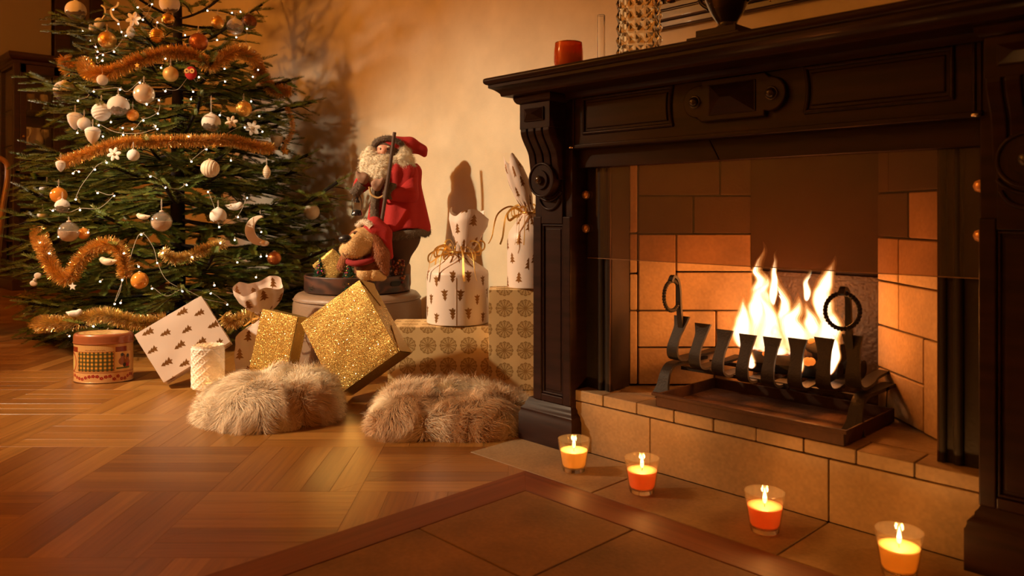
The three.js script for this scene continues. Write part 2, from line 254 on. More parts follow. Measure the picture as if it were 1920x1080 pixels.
{
  const t = thing('firebox', 'tan brick firebox with splayed sides and sooty iron fireback', 'fireplace', [XC, HY, -2.0]);
  const LT = cam(0, 2.348), bricks = [];
  // courses of the two splayed sides: [from, to] along the wall, [low, high]
  const yl = [0.18, 0.293, 0.405, 0.523, 0.638, 0.754, 0.87], wob = () => rr(-0.0012, 0.0012);
  const sideL = (a0, a1, y0, y1, m) => { const g = box(a0 + 0.0018, a1 - 0.0018, y0 + 0.0018, y1 - 0.0018, -0.04, wob(), 0.004); g.rotateY(YAW); const p = cam(0, 2.348); g.translate(p.x, 0, p.z); wpart(t, 'brick', g, m); };   // local x runs across the view
  const u2a = (u) => (u - 960) / 1453 * 2.348, bm = () => brickMats[(rnd() * 3) | 0], sm0 = () => sootMats[(rnd() * 2) | 0];
  const L = (u0, u1, y0, y1, m = bm()) => sideL(u2a(u0), u2a(u1), y0, y1, m);
  L(1196, 1340, yl[0], yl[1]); L(1340, 1424, yl[0], yl[1]); L(1196, 1343, yl[1], yl[2]); L(1343, 1424, yl[1], yl[2]);
  L(1196, 1268, yl[2], yl[4]); L(1268, 1424, yl[2], yl[3]); L(1268, 1424, yl[3], yl[4]);
  L(1196, 1300, yl[4], yl[5], sm0()); L(1300, 1424, yl[4], yl[5], sm0()); L(1196, 1350, yl[5], yl[6], sm0()); L(1350, 1424, yl[5], yl[6], sm0());
  for (const [a, b] of [[0.18, 0.405], [0.405, 0.518], [0.518, 0.64], [0.64, 0.87]]) L(1179, 1196, a, b);   // the narrow jamb bricks
  const RLAT = 0.9707, sideR = (d0, d1, y0, y1, m = bm()) => { const g = box(-d1 + 0.0018, -d0 - 0.0018, y0 + 0.0018, y1 - 0.0018, -0.04, wob(), 0.004); g.rotateY(YAW - Math.PI / 2); const p = cam(RLAT, 0); g.translate(p.x, 0, p.z); wpart(t, 'brick', g, m); };
  const R0 = 1.70, R1 = 2.06;
  sideR(R0, 1.829, yl[0], yl[2]); sideR(1.829, R1, yl[0], yl[1]); sideR(1.829, R1, yl[1], yl[2]);
  sideR(R0, 1.948, yl[2], yl[3]); sideR(1.948, R1, yl[2], yl[3]); sideR(R0, 1.948, yl[3], yl[4]); sideR(1.948, R1, yl[3], yl[4]);
  sideR(R0, 1.90, yl[4], yl[5]); sideR(1.90, R1, yl[4], yl[5], sm0()); sideR(R0, 2.0, yl[5], yl[6], sm0()); sideR(2.0, R1, yl[5], yl[6], sm0());
  // masonry behind, the iron plate at the back and the throat above
  const prismY = (pts, y0, y1) => prism(pts, y0, y1, 0, (x, z) => [x, z]);
  wpart(t, 'masonry', [prismY([[-1.66, -2.5], [-1.66, -1.83], [-1.47, -1.83], [-1.428, -1.925], [-1.168, -2.194], [-1.168, -2.5]], 0.0, 0.99), prismY([[-0.31, -2.5], [-0.31, -1.83], [-0.50, -1.83], [-0.545, -1.90], [-0.80, -2.156], [-0.80, -2.5]], 0.0, 0.99), box(-1.2, -0.76, 0, 0.99, -2.5, -2.165, 0), box(-1.66, -0.31, 0.95, 0.99, -2.5, -1.74, 0)], grime);
  wpart(t, 'fireback', [box(-1.172, -0.785, 0.18, 0.52, -2.16, -2.148, 0.003), box(-1.165, -0.79, 0.515, 0.53, -2.15, -2.14, 0.003), box(-0.806, -0.79, 0.18, 0.52, -2.15, -2.14, 0.003)], std({ color: lin(0.10, 0.048, 0.026), map: stoneTex, roughness: 0.55, metalness: 0.35, bumpMap: stoneBump, bumpScale: 0.004 }));
  wpart(t, 'back_wall', box(-1.18, -0.78, 0.53, 0.95, -2.165, -2.15, 0), std({ color: lin(0.10, 0.045, 0.026), map: stoneTex, roughness: 0.95 }));
}
// ---------------------------------------------------------------- the carved black surround
{
  const t = thing('fireplace_surround', 'tall black carved wooden fireplace surround with corbels and heavy mantel shelf', 'fireplace', [XC, 0, -1.71]);
  const SX0 = -1.67, SX1 = -1.518, MX = (g) => { const m = g.clone().applyMatrix4(new THREE.Matrix4().makeScale(-1, 1, 1)).translate(2 * XC, 0, 0); const ix = m.index ? m.toNonIndexed() : m; for (const k of ['position', 'normal', 'uv']) { const a = ix.attributes[k]; if (!a) continue; const n = a.itemSize, d = a.array; for (let i = 0; i < a.count; i += 3) for (let c = 0; c < n; c++) { const q = d[(i + 1) * n + c]; d[(i + 1) * n + c] = d[(i + 2) * n + c]; d[(i + 2) * n + c] = q; } } return ix; };
  const both = (name, gs, m = ebony) => { const g = merge(gs); wpart(t, name, g.clone(), m); wpart(t, name, MX(g), m); };
  // mantel shelf
  wpart(t, 'mantel_shelf', sweepRect([[-0.05, 1.052], [-0.037, 1.054], [-0.035, 1.062], [-0.029, 1.068], [-0.021, 1.074], [-0.013, 1.078], [-0.009, 1.080], [-0.009, 1.088], [-0.004, 1.090], [0, 1.093], [0.002, 1.098], [0.002, 1.104], [0, 1.108], [-0.004, 1.110]], -1.75, 2 * XC + 1.75, BACK, -1.577), ebony);
  wpart(t, 'bed_moulding', sweepRect([[-0.03, 1.035], [0.004, 1.036], [0.006, 1.043], [0.012, 1.050], [0.016, 1.055]], -1.655, 2 * XC + 1.655, BACK, -1.71), ebony);
  // pilasters with plinths
  const rail = (x0, x1, y0, y1) => box(x0, x1, y0, y1, -1.725, -1.709, 0.003, 2);
  both('pilaster', [box(SX0, SX1, 0.10, 1.04, -1.83, -1.719, 0.002), rail(SX0, SX0 + 0.034, 0.13, 0.69), rail(SX1 - 0.030, SX1, 0.13, 0.69), rail(SX0 + 0.034, SX1 - 0.030, 0.13, 0.152), rail(SX0 + 0.034, SX1 - 0.030, 0.668, 0.95)]);
  both('side_panel', [box(-1.665, -1.645, 0, 1.04, BACK + 0.002, -1.80, 0.002), box(-1.668, -1.66, 0.15, 0.95, -2.45, -2.35, 0.003), box(-1.668, -1.66, 0.15, 0.95, -1.93, -1.84, 0.003), box(-1.668, -1.66, 0.86, 0.95, -2.35, -1.93, 0.003), box(-1.668, -1.66, 0.15, 0.24, -2.35, -1.93, 0.003)]);
  const bead = (x0, x1, y0, y1, z, r = 0.0035) => { const p = [[x0, y0, z], [x1, y0, z], [x1, y1, z], [x0, y1, z]].map((q) => new V3(...q)); return p.map((a, i) => { const b = p[(i + 1) % 4], v = a.x === b.x; return new THREE.CylinderGeometry(r, r, a.distanceTo(b) + r * 1.6, 8).rotateZ(v ? 0 : Math.PI / 2).translate((a.x + b.x) / 2, (a.y + b.y) / 2, z); }); };
  both('panel_bead', [...bead(SX0 + 0.038, SX1 - 0.034, 0.156, 0.664, -1.7165), box(SX0 + 0.046, SX1 - 0.043, 0.166, 0.654, -1.722, -1.7165, 0.003)]);
  both('plinth', [sweepRect([[0.022, 0], [0.024, 0.002], [0.024, 0.083], [0.022, 0.086], [0.020, 0.092], [0.020, 0.098], [0.014, 0.104], [0.010, 0.108], [0.009, 0.116], [0.004, 0.122], [0.001, 0.130]], SX0 - 0.022, SX1 - 0.003, -1.83, -1.716)]);
  // corbel: block with pyramid, ribbed scroll, roundel
  const bx0 = -1.667, bx1 = -1.543;
  both('corbel_block', [box(bx0, bx1, 0.952, 1.032, -1.72, -1.648, 0.002)]);
  both('corbel_cap', [sweepRect([[0.0, 1.028], [0.006, 1.030], [0.011, 1.036], [0.014, 1.044], [0.014, 1.052], [0.010, 1.057], [0.018, 1.060], [0.022, 1.066]], bx0, bx1, -1.72, -1.648)]);
  const pyr = (x0, x1, y0, y1, z, h) => { const c = [(x0 + x1) / 2, (y0 + y1) / 2], hx = (x1 - x0) * 0.5, rx = hx * 0.22; const A = [x0, y0, z], B = [x1, y0, z], C = [x1, y1, z], D = [x0, y1, z], E = [c[0] - rx, c[1], z + h], F = [c[0] + rx, c[1], z + h]; return boxUV(geoFrom([...A, ...B, ...F, ...A, ...F, ...E, ...B, ...C, ...F, ...C, ...D, ...E, ...C, ...E, ...F, ...D, ...A, ...E])); };
  both('corbel_boss', [box(bx0 + 0.022, bx1 - 0.022, 0.974, 1.014, -1.65, -1.643, 0.0015), pyr(bx0 + 0.024, bx1 - 0.024, 0.976, 1.012, -1.643, 0.02)]);
  const scrollPts = [], N = 18; for (let i = 0; i <= N; i++) { const k = i / N, y = lerp(0.953, 0.80, k); scrollPts.push([-1.648 - 0.040 * sm(0, 0.55, k) + 0.006 * Math.sin(k * Math.PI * 1.4), y]); }
  const scroll = (x0, x1, inset, bev) => { const s = poly([...scrollPts.map(([z, y]) => [z - inset, y]), [-1.74, 0.80], [-1.74, 0.953]].map(([z, y]) => [-z, y])); return extrude(s, x1 - x0, bev).rotateY(Math.PI / 2).translate(x0, 0, 0); };   // shape x (-z) turns to world -z... 
  const sc = [scroll(bx0 + 0.003, bx1 - 0.003, 0.006, 0.001)]; for (let k = 0; k < 4; k++) { const w = (bx1 - bx0) / 4; sc.push(scroll(bx0 + k * w + 0.0025, bx0 + (k + 1) * w - 0.0025, 0, 0.003)); }
  both('corbel_scroll', sc.map((g) => boxUV(g)));
  const rc = (bx0 + bx1) / 2 - 0.001, disc = (r, h, z, y = 0.80) => new THREE.CylinderGeometry(r - 0.002, r, h, 32).rotateX(Math.PI / 2).translate(rc, y, z);
  both('corbel_roundel', [disc(0.052, 0.034, -1.697), new THREE.TorusGeometry(0.049, 0.004, 8, 32).translate(rc, 0.80, -1.680), disc(0.030, 0.012, -1.679)]);
  both('corbel_stud', [ball(0.0135, rc, 0.80, -1.667, 1, 1, 0.75)], phy({ color: lin(0.035, 0.02, 0.014), roughness: 0.22, clearcoat: 0.6 }));
  both('crescent_moulding', [new THREE.TorusGeometry(0.043, 0.0045, 8, 28, Math.PI * 0.82).rotateZ(Math.PI * 1.09).translate(rc + 0.008, 0.755, -1.706), new THREE.TorusGeometry(0.062, 0.004, 8, 28, Math.PI * 0.62).rotateZ(Math.PI * 1.19).translate(rc + 0.004, 0.80, -1.707)]);
  // frieze
  const FZf = -1.716, fx0 = SX1 - 0.004, fx1 = 2 * XC - fx0;
  wpart(t, 'frieze_board', [box(fx0, fx1, 0.893, 1.04, -1.80, FZf, 0.002)], ebony);
  wpart(t, 'frieze_edge', [box(fx0 - 0.002, fx1 + 0.002, 0.889, 0.901, -1.76, FZf + 0.007, 0.003, 2)], ebony);
  both('edge_bead', [new THREE.CylinderGeometry(0.004, 0.004, 0.15, 8).translate(-1.509, 0.97, FZf)]);
  const ns = [-1.513, -0.458]; for (const x of ns) wpart(t, 'brass_pin', ball(0.0055, x, 0.893, FZf + 0.010, 1.5, 0.8, 1), std({ color: lin(0.8, 0.72, 0.6), roughness: 0.2, metalness: 1 }));
  const fm = (pts) => { const gs = []; for (let i = 0; i < pts.length; i++) { const a = new V3(...pts[i], 0), b = new V3(...pts[(i + 1) % pts.length], 0), d = b.clone().sub(a); gs.push(new THREE.CylinderGeometry(0.0055, 0.0055, d.length() + 0.004, 8).rotateZ(Math.atan2(d.y, d.x) - Math.PI / 2).translate((a.x + b.x) / 2, (a.y + b.y) / 2, FZf + 0.001)); } return gs; };
  const arcC = [XC, 0.982], R = 0.187, arc = []; for (let i = 0; i <= 12; i++) { const a = Math.PI + (i / 12 - 0.5) * 0.54; arc.push([arcC[0] + R * Math.cos(a), arcC[1] + R * Math.sin(a)]); }
  const outl = [[-1.470, 0.932], ...arc.slice().reverse().map((p) => p), [-1.470, 1.032]];
  const o2 = [[-1.470, 0.932], [arc[12][0], 0.932], ...arc.slice().reverse(), [arc[0][0], 1.032], [-1.470, 1.032]]; void outl;
  both('frieze_moulding', fm(o2));
  const inner = [[-1.458, 0.944]]; for (let i = 0; i <= 8; i++) { const a = Math.PI - (i / 8 - 0.5) * 0.385; inner.push([arcC[0] + 0.197 * Math.cos(a), arcC[1] + 0.197 * Math.sin(a) - 0.0]); } inner.push([-1.458, 1.02]);
  both('frieze_panel', [boxUV(extrude(poly(inner), 0.008, 0.003).translate(0, 0, FZf - 0.004))]);
  const med = new THREE.Shape(); med.moveTo(XC - 0.086, 0.930); med.lineTo(XC + 0.086, 0.930); med.lineTo(XC + 0.086, 0.943); med.absarc(XC + 0.098, 0.982, 0.041, -Math.PI / 2, Math.PI / 2, false); med.lineTo(XC + 0.086, 1.034); med.lineTo(XC - 0.086, 1.034); med.lineTo(XC - 0.086, 1.023); med.absarc(XC - 0.098, 0.982, 0.041, Math.PI / 2, Math.PI * 1.5, false); med.lineTo(XC - 0.086, 0.930);
  wpart(t, 'medallion', boxUV(extrude(med, 0.014, 0.003, 20).translate(0, 0, FZf)), ebony);
  wpart(t, 'medallion_boss', [box(XC - 0.064, XC + 0.064, 0.944, 1.02, FZf + 0.012, FZf + 0.017, 0.0015), pyr(XC - 0.061, XC + 0.061, 0.946, 1.018, FZf + 0.017, 0.03)], ebony);
  for (const s of [-1, 1]) wpart(t, 'medallion_knob', [ball(0.0125, XC + s * 0.104, 0.982, FZf + 0.02, 1, 1, 0.9), new THREE.TorusGeometry(0.014, 0.003, 8, 24).translate(XC + s * 0.104, 0.982, FZf + 0.015)], phy({ color: lin(0.035, 0.02, 0.014), roughness: 0.25, clearcoat: 0.6 }));
  // boards under the frieze, mitred at a slanting seam
  const seam = (a, b) => boxUV(extrude(poly(a), b, 0.0015).translate(0, 0, -1.775));
  wpart(t, 'lower_board', seam([[fx0, 0.835], [-1.047, 0.835], [-1.078, 0.893], [fx0, 0.893]], 0.028), ebony);
  wpart(t, 'lower_board', seam([[-1.0445, 0.835], [fx1, 0.835], [fx1, 0.893], [-1.0755, 0.893]], 0.028), ebony);
  wpart(t, 'side_knob', [ball(0.012, -1.682, 0.872, -1.76, 1, 1, 1), new THREE.CylinderGeometry(0.004, 0.004, 0.03, 10).rotateZ(Math.PI / 2).translate(-1.672, 0.872, -1.76)], phy({ color: lin(0.01, 0.008, 0.008), roughness: 0.12, clearcoat: 1 }));
  // metal lining between the pilasters and the bricks
  both('iron_jamb', [box(SX1 - 0.002, -1.425, HY, 0.90, -1.80, -1.785, 0.001), new THREE.CylinderGeometry(0.010, 0.010, 0.66, 14).translate(-1.462, 0.51, -1.783), new THREE.CylinderGeometry(0.008, 0.008, 0.66, 14).translate(-1.432, 0.51, -1.783)], blackIron);
  both('sheet_lining', [box(-1.428, -1.422, HY + 0.004, 0.95, -1.868, -1.785, 0.001)], sheetIron);
  both('copper_strip', [box(-1.4265, -1.4225, HY, 0.85, -1.783, -1.777, 0.001)], rustIron);
  for (const s of [0, 1]) for (const y of [0.755, 0.655]) { const g = merge([new THREE.CylinderGeometry(0.0125, 0.013, 0.008, 8).rotateX(Math.PI / 2).translate(-1.506, y, -1.766), ball(0.0105, -1.506, y, -1.763, 1, 1, 0.6)]); wpart(t, 'bolt', s ? MX(g) : g, copper); }
}
{
  const t = thing('smoke_guard', 'smoky glass pane hung across the top of the fire opening', 'glass screen', [XC, 0.568, -1.775]);
  wpart(t, 'pane', new THREE.PlaneGeometry(1.036, 0.282).translate(XC, 0.568 + 0.141, -1.774), phy({ color: lin(0.50, 0.36, 0.29), roughness: 0.03, transmission: 0.95, thickness: 0, ior: 1.5 }));
  wpart(t, 'lower_edge', box(XC - 0.518, XC + 0.518, 0.5665, 0.5685, -1.7765, -1.7715, 0), phy({ color: lin(0.25, 0.15, 0.09), roughness: 0.1 }));
}
// ---------------------------------------------------------------- ash tray, grate, logs and fire
{
  const t = thing('ash_tray', 'flat rusty iron ash tray on the hearth beneath the grate', 'tray', [-0.98, HY, -1.90]);
  const x0 = -1.235, x1 = -0.725, z0 = -2.035, z1 = -1.738, y0 = HY + 0.001;
  wpart(t, 'base', box(x0 + 0.004, x1 - 0.004, y0, y0 + 0.004, z0 + 0.004, z1 - 0.004, 0.001), std({ color: lin(0.16, 0.065, 0.03), map: stoneTex, roughness: 0.8, metalness: 0.2, bumpMap: stoneBump, bumpScale: 0.003 }));
  wpart(t, 'rim', [box(x0, x1, y0, y0 + 0.034, z1 - 0.005, z1, 0.002), box(x0, x1, y0, y0 + 0.034, z0, z0 + 0.005, 0.002), box(x0, x0 + 0.005, y0, y0 + 0.034, z0, z1, 0.002), box(x1 - 0.005, x1, y0, y0 + 0.034, z0, z1, 0.002), box(x0 - 0.010, x1 + 0.006, y0 + 0.028, y0 + 0.037, z1 - 0.006, z1 + 0.006, 0.002)], rustIron);
}
{
  const t = thing('fire_grate', 'black wrought iron fire grate with eight curved bars and two twisted rings', 'grate', [-1.01, HY, -1.90]);
  const flat = (pts, w, th) => {                                      // flat bar: [x, y, z, width factor] swept, width along x
    const c = new THREE.CatmullRomCurve3(pts.map((p) => new V3(p[0], p[1], p[2]))), n = 26, pos = [];
    const ring = (i) => { const k = i / n, p = c.getPoint(k), tg = c.getTangent(k), f = k * (pts.length - 1), a = Math.min(pts.length - 2, f | 0), ww = w / 2 * lerp(pts[a][3] ?? 1, pts[a + 1][3] ?? 1, f - a), nn = new V3(0, -tg.z, tg.y).normalize().multiplyScalar(th / 2); return [[p.x - ww, p.y - nn.y, p.z - nn.z], [p.x + ww, p.y - nn.y, p.z - nn.z], [p.x + ww, p.y + nn.y, p.z + nn.z], [p.x - ww, p.y + nn.y, p.z + nn.z]]; };
    for (let i = 0; i < n; i++) { const A = ring(i), B = ring(i + 1); for (let k = 0; k < 4; k++) { const j = (k + 1) % 4; pos.push(...A[k], ...A[j], ...B[j], ...A[k], ...B[j], ...B[k]); } }
    const A = ring(0), B = ring(n); pos.push(...A[0], ...A[2], ...A[1], ...A[0], ...A[3], ...A[2], ...B[0], ...B[1], ...B[2], ...B[0], ...B[2], ...B[3]);
    const g = geoFrom(pos); const m = g.clone(), d = m.attributes.position.array; void d; return boxUV(toCreasedNormals(g, 0.6), 2);
  };
  for (let k = 0; k < 8; k++) {
    const x = lerp(-1.254, -0.772, k / 7), top = 0.376 + 0.030 * ((k - 3.5) / 3.5) ** 2, lo = top - 0.126, e = (k - 3.5) / 3.5 * 0.013;
    wpart(t, 'bar', flat([[x, top, -1.894, 1.4], [x + e * 0.3, top - 0.03, -1.888, 0.95], [x + e * 0.8, top - 0.06, -1.876, 0.82], [x + e, top - 0.088, -1.866, 0.95], [x + e, lo + 0.014, -1.868, 1.0], [x + e, lo + 0.001, -1.892, 1.0], [x + e, lo + 0.003, -1.95, 0.9], [x, lo + 0.006, -2.02, 0.8], [x, lo + 0.010, -2.09, 0.8]], 0.036, 0.007), blackIron);
  }
  for (const z of [-1.925, -2.07]) wpart(t, 'cross_rail', flat([[0, 0, 0], [0, 0, -0.18], [0, 0, -0.36], [0, 0, -0.52]], 0.014, 0.010).rotateY(-Math.PI / 2).translate(-1.274, 0.252, z), blackIron);
  for (const x of [-1.288, -0.748]) {
    wpart(t, 'leg', flat([[x, HY + 0.003, -1.838, 1.7], [x, HY + 0.03, -1.848, 1.1], [x, 0.243, -1.862, 0.9], [x, 0.262, -1.885, 0.9], [x, 0.264, -1.95, 0.9], [x, 0.264, -2.02, 0.9]], 0.034, 0.009), blackIron);
    wpart(t, 'leg', flat([[x, 0.264, -2.0, 0.9], [x, 0.264, -2.06, 0.9], [x, 0.256, -2.09, 0.9], [x, HY + 0.003, -2.10, 1.3]], 0.034, 0.009), blackIron);
  }
  for (const x of [-1.253, -0.774]) {
    wpart(t, 'upright', flat([[x, 0.37, -1.888, 1], [x, 0.43, -1.878, 0.9], [x, 0.49, -1.874, 0.8], [x, 0.515, -1.862, 0.8], [x, 0.522, -1.846, 0.8], [x, 0.508, -1.834, 0.9]], 0.017, 0.008), blackIron);
    const rp = []; const gs = []; for (let i = 0; i <= 90; i++) { const a = i / 90 * Math.PI * 2; rp.push([a]); }
    for (const ph of [0, Math.PI]) { const pts = []; for (let i = 0; i < 120; i++) { const a = i / 120 * Math.PI * 2, b = a * 16 + ph, R = 0.042 + 0.0028 * Math.cos(b); pts.push(new V3(R * Math.sin(a) * 0.96, R * Math.cos(a), 0.0028 * Math.sin(b))); } gs.push(new THREE.TubeGeometry(new THREE.CatmullRomCurve3(pts, true), 200, 0.0033, 6, true)); }
    wpart(t, 'twisted_ring', merge(gs).rotateY(x < -1 ? 1.6 : 0.75).rotateX(-0.1).translate(x, 0.468, -1.842), blackIron);
  }
}
const bark = tex(256, 256, (u, v) => { const r = fbm(u * 5, v * 20, 5, 20, 4); return [0.20 + 0.3 * r, 0.15 + 0.22 * r, 0.12 + 0.16 * r]; });
{
  const charred = std({ color: lin(0.06, 0.035, 0.022), map: bark, roughness: 1, bumpMap: bark, bumpScale: 0.006 }), ember = std({ color: lin(0.05, 0.02, 0.01), roughness: 1, emissive: lin(1, 0.20, 0.02), emissiveIntensity: 0.9 });
  const log = (name, label, a, b, r) => { seed(a[0] * 999); const A = new V3(...a), B = new V3(...b), d = B.clone().sub(A), g = new THREE.CylinderGeometry(r * 0.9, r, d.length(), 14, 8); const p = g.attributes.position; for (let i = 0; i < p.count; i++) { const q = 1 + 0.18 * (fbm(p.getY(i) * 30 + 5, Math.atan2(p.getX(i), p.getZ(i)) * 2 + 9, 256, 256, 3) - 0.5) * 2; p.setX(i, p.getX(i) * q); p.setZ(i, p.getZ(i) * q); } g.computeVertexNormals(); g.applyQuaternion(new THREE.Quaternion().setFromUnitVectors(new V3(0, 1, 0), d.clone().normalize())); const t = thing(name, label, 'log', A.clone().lerp(B, 0.5)); part(t, 'charred_bark', g, charred); const es = []; for (let k = 0; k < 7; k++) { const e = new THREE.IcosahedronGeometry(rr(0.006, 0.012), 1); e.translate(d.x * (rr(-0.4, 0.4)), r * 0.75 + d.y * 0, rr(-0.2, 0.9) * r); es.push(e); } es.forEach((e) => part(t, 'ember_fire', e, ember)); return t; };
  log('log', 'charred log lying lowest across the iron grate under the flames', [-1.10, 0.288, -1.985], [-0.85, 0.291, -2.01], 0.028);
  log('log', 'charred log stacked uppermost on the grate in the flames', [-1.08, 0.335, -2.04], [-0.84, 0.34, -2.0], 0.027);
  log('log', 'charred log at the rear of the grate against the iron fireback', [-1.12, 0.29, -2.085], [-0.82, 0.29, -2.08], 0.026);
}
{ // flames: closed tongues, each a nest of thin glowing shells that fades outwards and upwards
  const t = thing('fire', 'yellow and white flames leaping from the logs', 'fire', [-0.99, 0.34, -2.02]);
  const shell = (rgb, a) => new THREE.MeshBasicMaterial({ color: lin(...rgb), transparent: true, opacity: a, vertexColors: true, depthWrite: false });
  const shells = [[1.75, 'flame_veil', shell([0.9, 0.24, 0.04], 0.15), 1.08], [1.55, 'flame_veil', shell([1.5, 0.52, 0.11], 0.28), 1.02], [1.40, 'flame_body', shell([2.4, 1.25, 0.42], 0.40), 0.98], [1.25, 'flame_body', shell([4.0, 3.0, 1.6], 0.6), 0.92], [1.05, 'flame_body', shell([6.0, 4.8, 3.0], 0.8), 0.86], [0.8, 'flame_core', shell([8, 7, 5], 1.0), 0.78]];
  const tongue = (x, y0, h, r, z, lean, curl, k0, ph, dim = 1) => {
    shells.forEach(([f, name, m, hf], q) => {
      const n = 30, sides = 14, pos = [], col = [], idx = [], hh = h * hf;
      for (let i = 0; i <= n; i++) { const k = i / n, y = y0 + hh * k, prof = Math.pow(Math.sin(Math.PI * Math.pow(clamp(k * 0.985 + 0.015), k0)), 0.85) * (1 - 0.30 * k), up = h * hf * k / 0.12, lick = (fbm(y * 22 + ph * 7, ph * 3, 256, 256, 2) - 0.5) * 0.055 * Math.min(1, up * 0.7), cx = lean * k + curl * Math.sin(up * 2.6 + ph) * k + lick, cz = 0.014 * Math.sin(k * 6 + ph * 2) * k;
        for (let s = 0; s <= sides; s++) { const a = s / sides * Math.PI * 2, w = 1 + 0.7 * (fbm(Math.cos(a) * 1.3 + 9 + ph, y * 20 - Math.sin(a) + ph * 5, 256, 256, 2) - 0.5) * sm(0.05, 0.4, k); pos.push(x + cx + Math.cos(a) * r * f * prof * w, y, z + cz + Math.sin(a) * r * f * prof * 0.65); const al = dim * (1 - (q < 2 ? 0.6 : 0.85) * Math.pow(k, q < 2 ? 1 : 1.6)) * sm(0, 0.14, k), b = sm(0, 0.2, k); col.push(1, lerp(0.6, 1, b), lerp(0.6, 1, b), al); } }
      for (let i = 0; i < n; i++) for (let s = 0; s < sides; s++) { const a = i * (sides + 1) + s, b = a + sides + 1; idx.push(a, b, a + 1, b, b + 1, a + 1); }
      const g = new THREE.BufferGeometry(); g.setAttribute('position', new THREE.Float32BufferAttribute(pos, 3)); g.setAttribute('color', new THREE.Float32BufferAttribute(col, 4)); g.setIndex(idx); g.computeVertexNormals(); wpart(t, name, g, m);
    });
  };
  tongue(-1.088, 0.315, 0.285, 0.028, -2.035, 0.006, 0.012, 0.5, 0.4);
  tongue(-1.066, 0.312, 0.225, 0.040, -2.02, -0.004, 0.010, 0.48, 1.7);
  tongue(-1.112, 0.314, 0.145, 0.030, -2.01, -0.014, 0.008, 0.48, 2.6);
  tongue(-1.044, 0.314, 0.175, 0.030, -2.00, 0.006, 0.010, 0.48, 0.9);
  tongue(-1.024, 0.312, 0.085, 0.030, -2.00, 0.010, 0.008, 0.5, 4.4);
  tongue(-1.052, 0.44, 0.15, 0.010, -2.04, 0.010, 0.016, 0.7, 3.3, 0.5);
  tongue(-1.000, 0.314, 0.205, 0.020, -2.03, -0.030, 0.010, 0.6, 0.2);
  tongue(-0.968, 0.312, 0.16, 0.038, -2.02, -0.004, 0.010, 0.48, 2.0);
  tongue(-0.932, 0.312, 0.145, 0.038, -2.03, 0.002, 0.008, 0.46, 1.1);
  tongue(-0.898, 0.312, 0.185, 0.032, -2.03, 0.006, 0.010, 0.5, 3.9);
  tongue(-0.902, 0.40, 0.175, 0.020, -2.035, 0.006, 0.014, 0.8, 2.9);
  tongue(-0.955, 0.46, 0.09, 0.008, -2.04, 0.01, 0.010, 0.7, 5.1, 0.25);
  tongue(-0.862, 0.285, 0.12, 0.012, -1.965, 0.016, 0.008, 0.6, 0.6, 0.8);
  tongue(-0.945, 0.272, 0.09, 0.012, -1.96, 0.004, 0.006, 0.6, 1.4, 0.8);
  tongue(-1.075, 0.272, 0.08, 0.011, -1.96, -0.006, 0.006, 0.6, 2.2, 0.8);
}
// ---------------------------------------------------------------- the four candles on the apron
{
  const defs = [[-1.391, -1.582, [0.94, 0.80, 0.50], 'pale yellow candle burning in a glass, nearest the left plinth'], [-1.165, -1.582, [0.90, 0.50, 0.31], 'orange candle burning in a glass, between the leftmost yellow and the other orange candle'], [-0.835, -1.582, [0.88, 0.46, 0.28], 'orange candle burning in a glass, second from the right in the row'], [-0.553, -1.575, [0.92, 0.74, 0.40], 'yellow candle burning in a glass at the right end by the right plinth']];
  defs.forEach(([x, z, c, label], i) => {
    const t = thing('candle', label, 'candle', [x, 0.001, z], i * 1.3, 'candles in a row on the stone apron');
    part(t, 'glass_cup', lathe([[0.0292, 0.012], [0.0318, 0.02], [0.0375, 0.056], [0.0418, 0.087], [0.0428, 0.0893], [0.0438, 0.0885], [0.0435, 0.086], [0.0395, 0.056], [0.0333, 0.012], [0.030, 0.003]], 40), cupGlass);
    part(t, 'glass_foot', lathe([[0, 0.0015], [0.027, 0.001], [0.0305, 0.004], [0.0305, 0.012], [0.0285, 0.0145], [0, 0.0145]], 36), solidGlass);
    part(t, 'wax', lathe([[0, 0.016], [0.0285, 0.016], [0.0310, 0.02], [0.0366, 0.056], [0.0368, 0.0585], [0.030, 0.0575], [0.012, 0.0555], [0, 0.0550]], 36), phy({ color: lin(...c), roughness: 0.4, transmission: 0.35, thickness: 0, ior: 1.4 }));
    part(t, 'wick', tube([[0, 0.054, 0], [0.0005, 0.06, 0], [0.002, 0.066, 0.001]], 0.0009, 6, 5), grime);
    part(t, 'flame', lathe([[0, 0.062], [0.0028, 0.064], [0.0046, 0.069], [0.0046, 0.074], [0.0032, 0.082], [0.0016, 0.090], [0, 0.097]], 14), flameCore);
    pointLight('candle_light', [x, 0.079, z], [1.0, 0.45, 0.12], 0.055, 0.35);
  });
}
// ---------------------------------------------------------------- wrapping papers
function fir(g, x, y, h, a, fill) { g.save(); g.translate(x, y); g.rotate(a); g.fillStyle = fill; g.beginPath(); const w = h * 0.36; for (const [t, b, k] of [[-0.5, -0.18, 0.55], [-0.28, 0.10, 0.78], [-0.02, 0.38, 1]]) { g.moveTo(0, t * h); g.lineTo(w * k, b * h); g.lineTo(-w * k, b * h); g.closePath(); } g.rect(-w * 0.16, 0.36 * h, w * 0.32, 0.14 * h); g.fill(); g.restore(); }
function firPaper(ink, ground) { return canvasTex(512, 512, (g, w, h) => { g.fillStyle = ground; g.fillRect(0, 0, w, h); for (let j = 0; j < 4; j++) for (let i = 0; i < 4; i++) { const x = i * 128 + 36 + (j % 2) * 58, y = j * 128 + 64 + (i % 2 ? 22 : -14); for (const dx of [0, -512]) fir(g, x + dx, y, i % 2 ? 82 : 74, 0.05 * ((i * 7 + j * 3) % 5 - 2), ink); } }); }
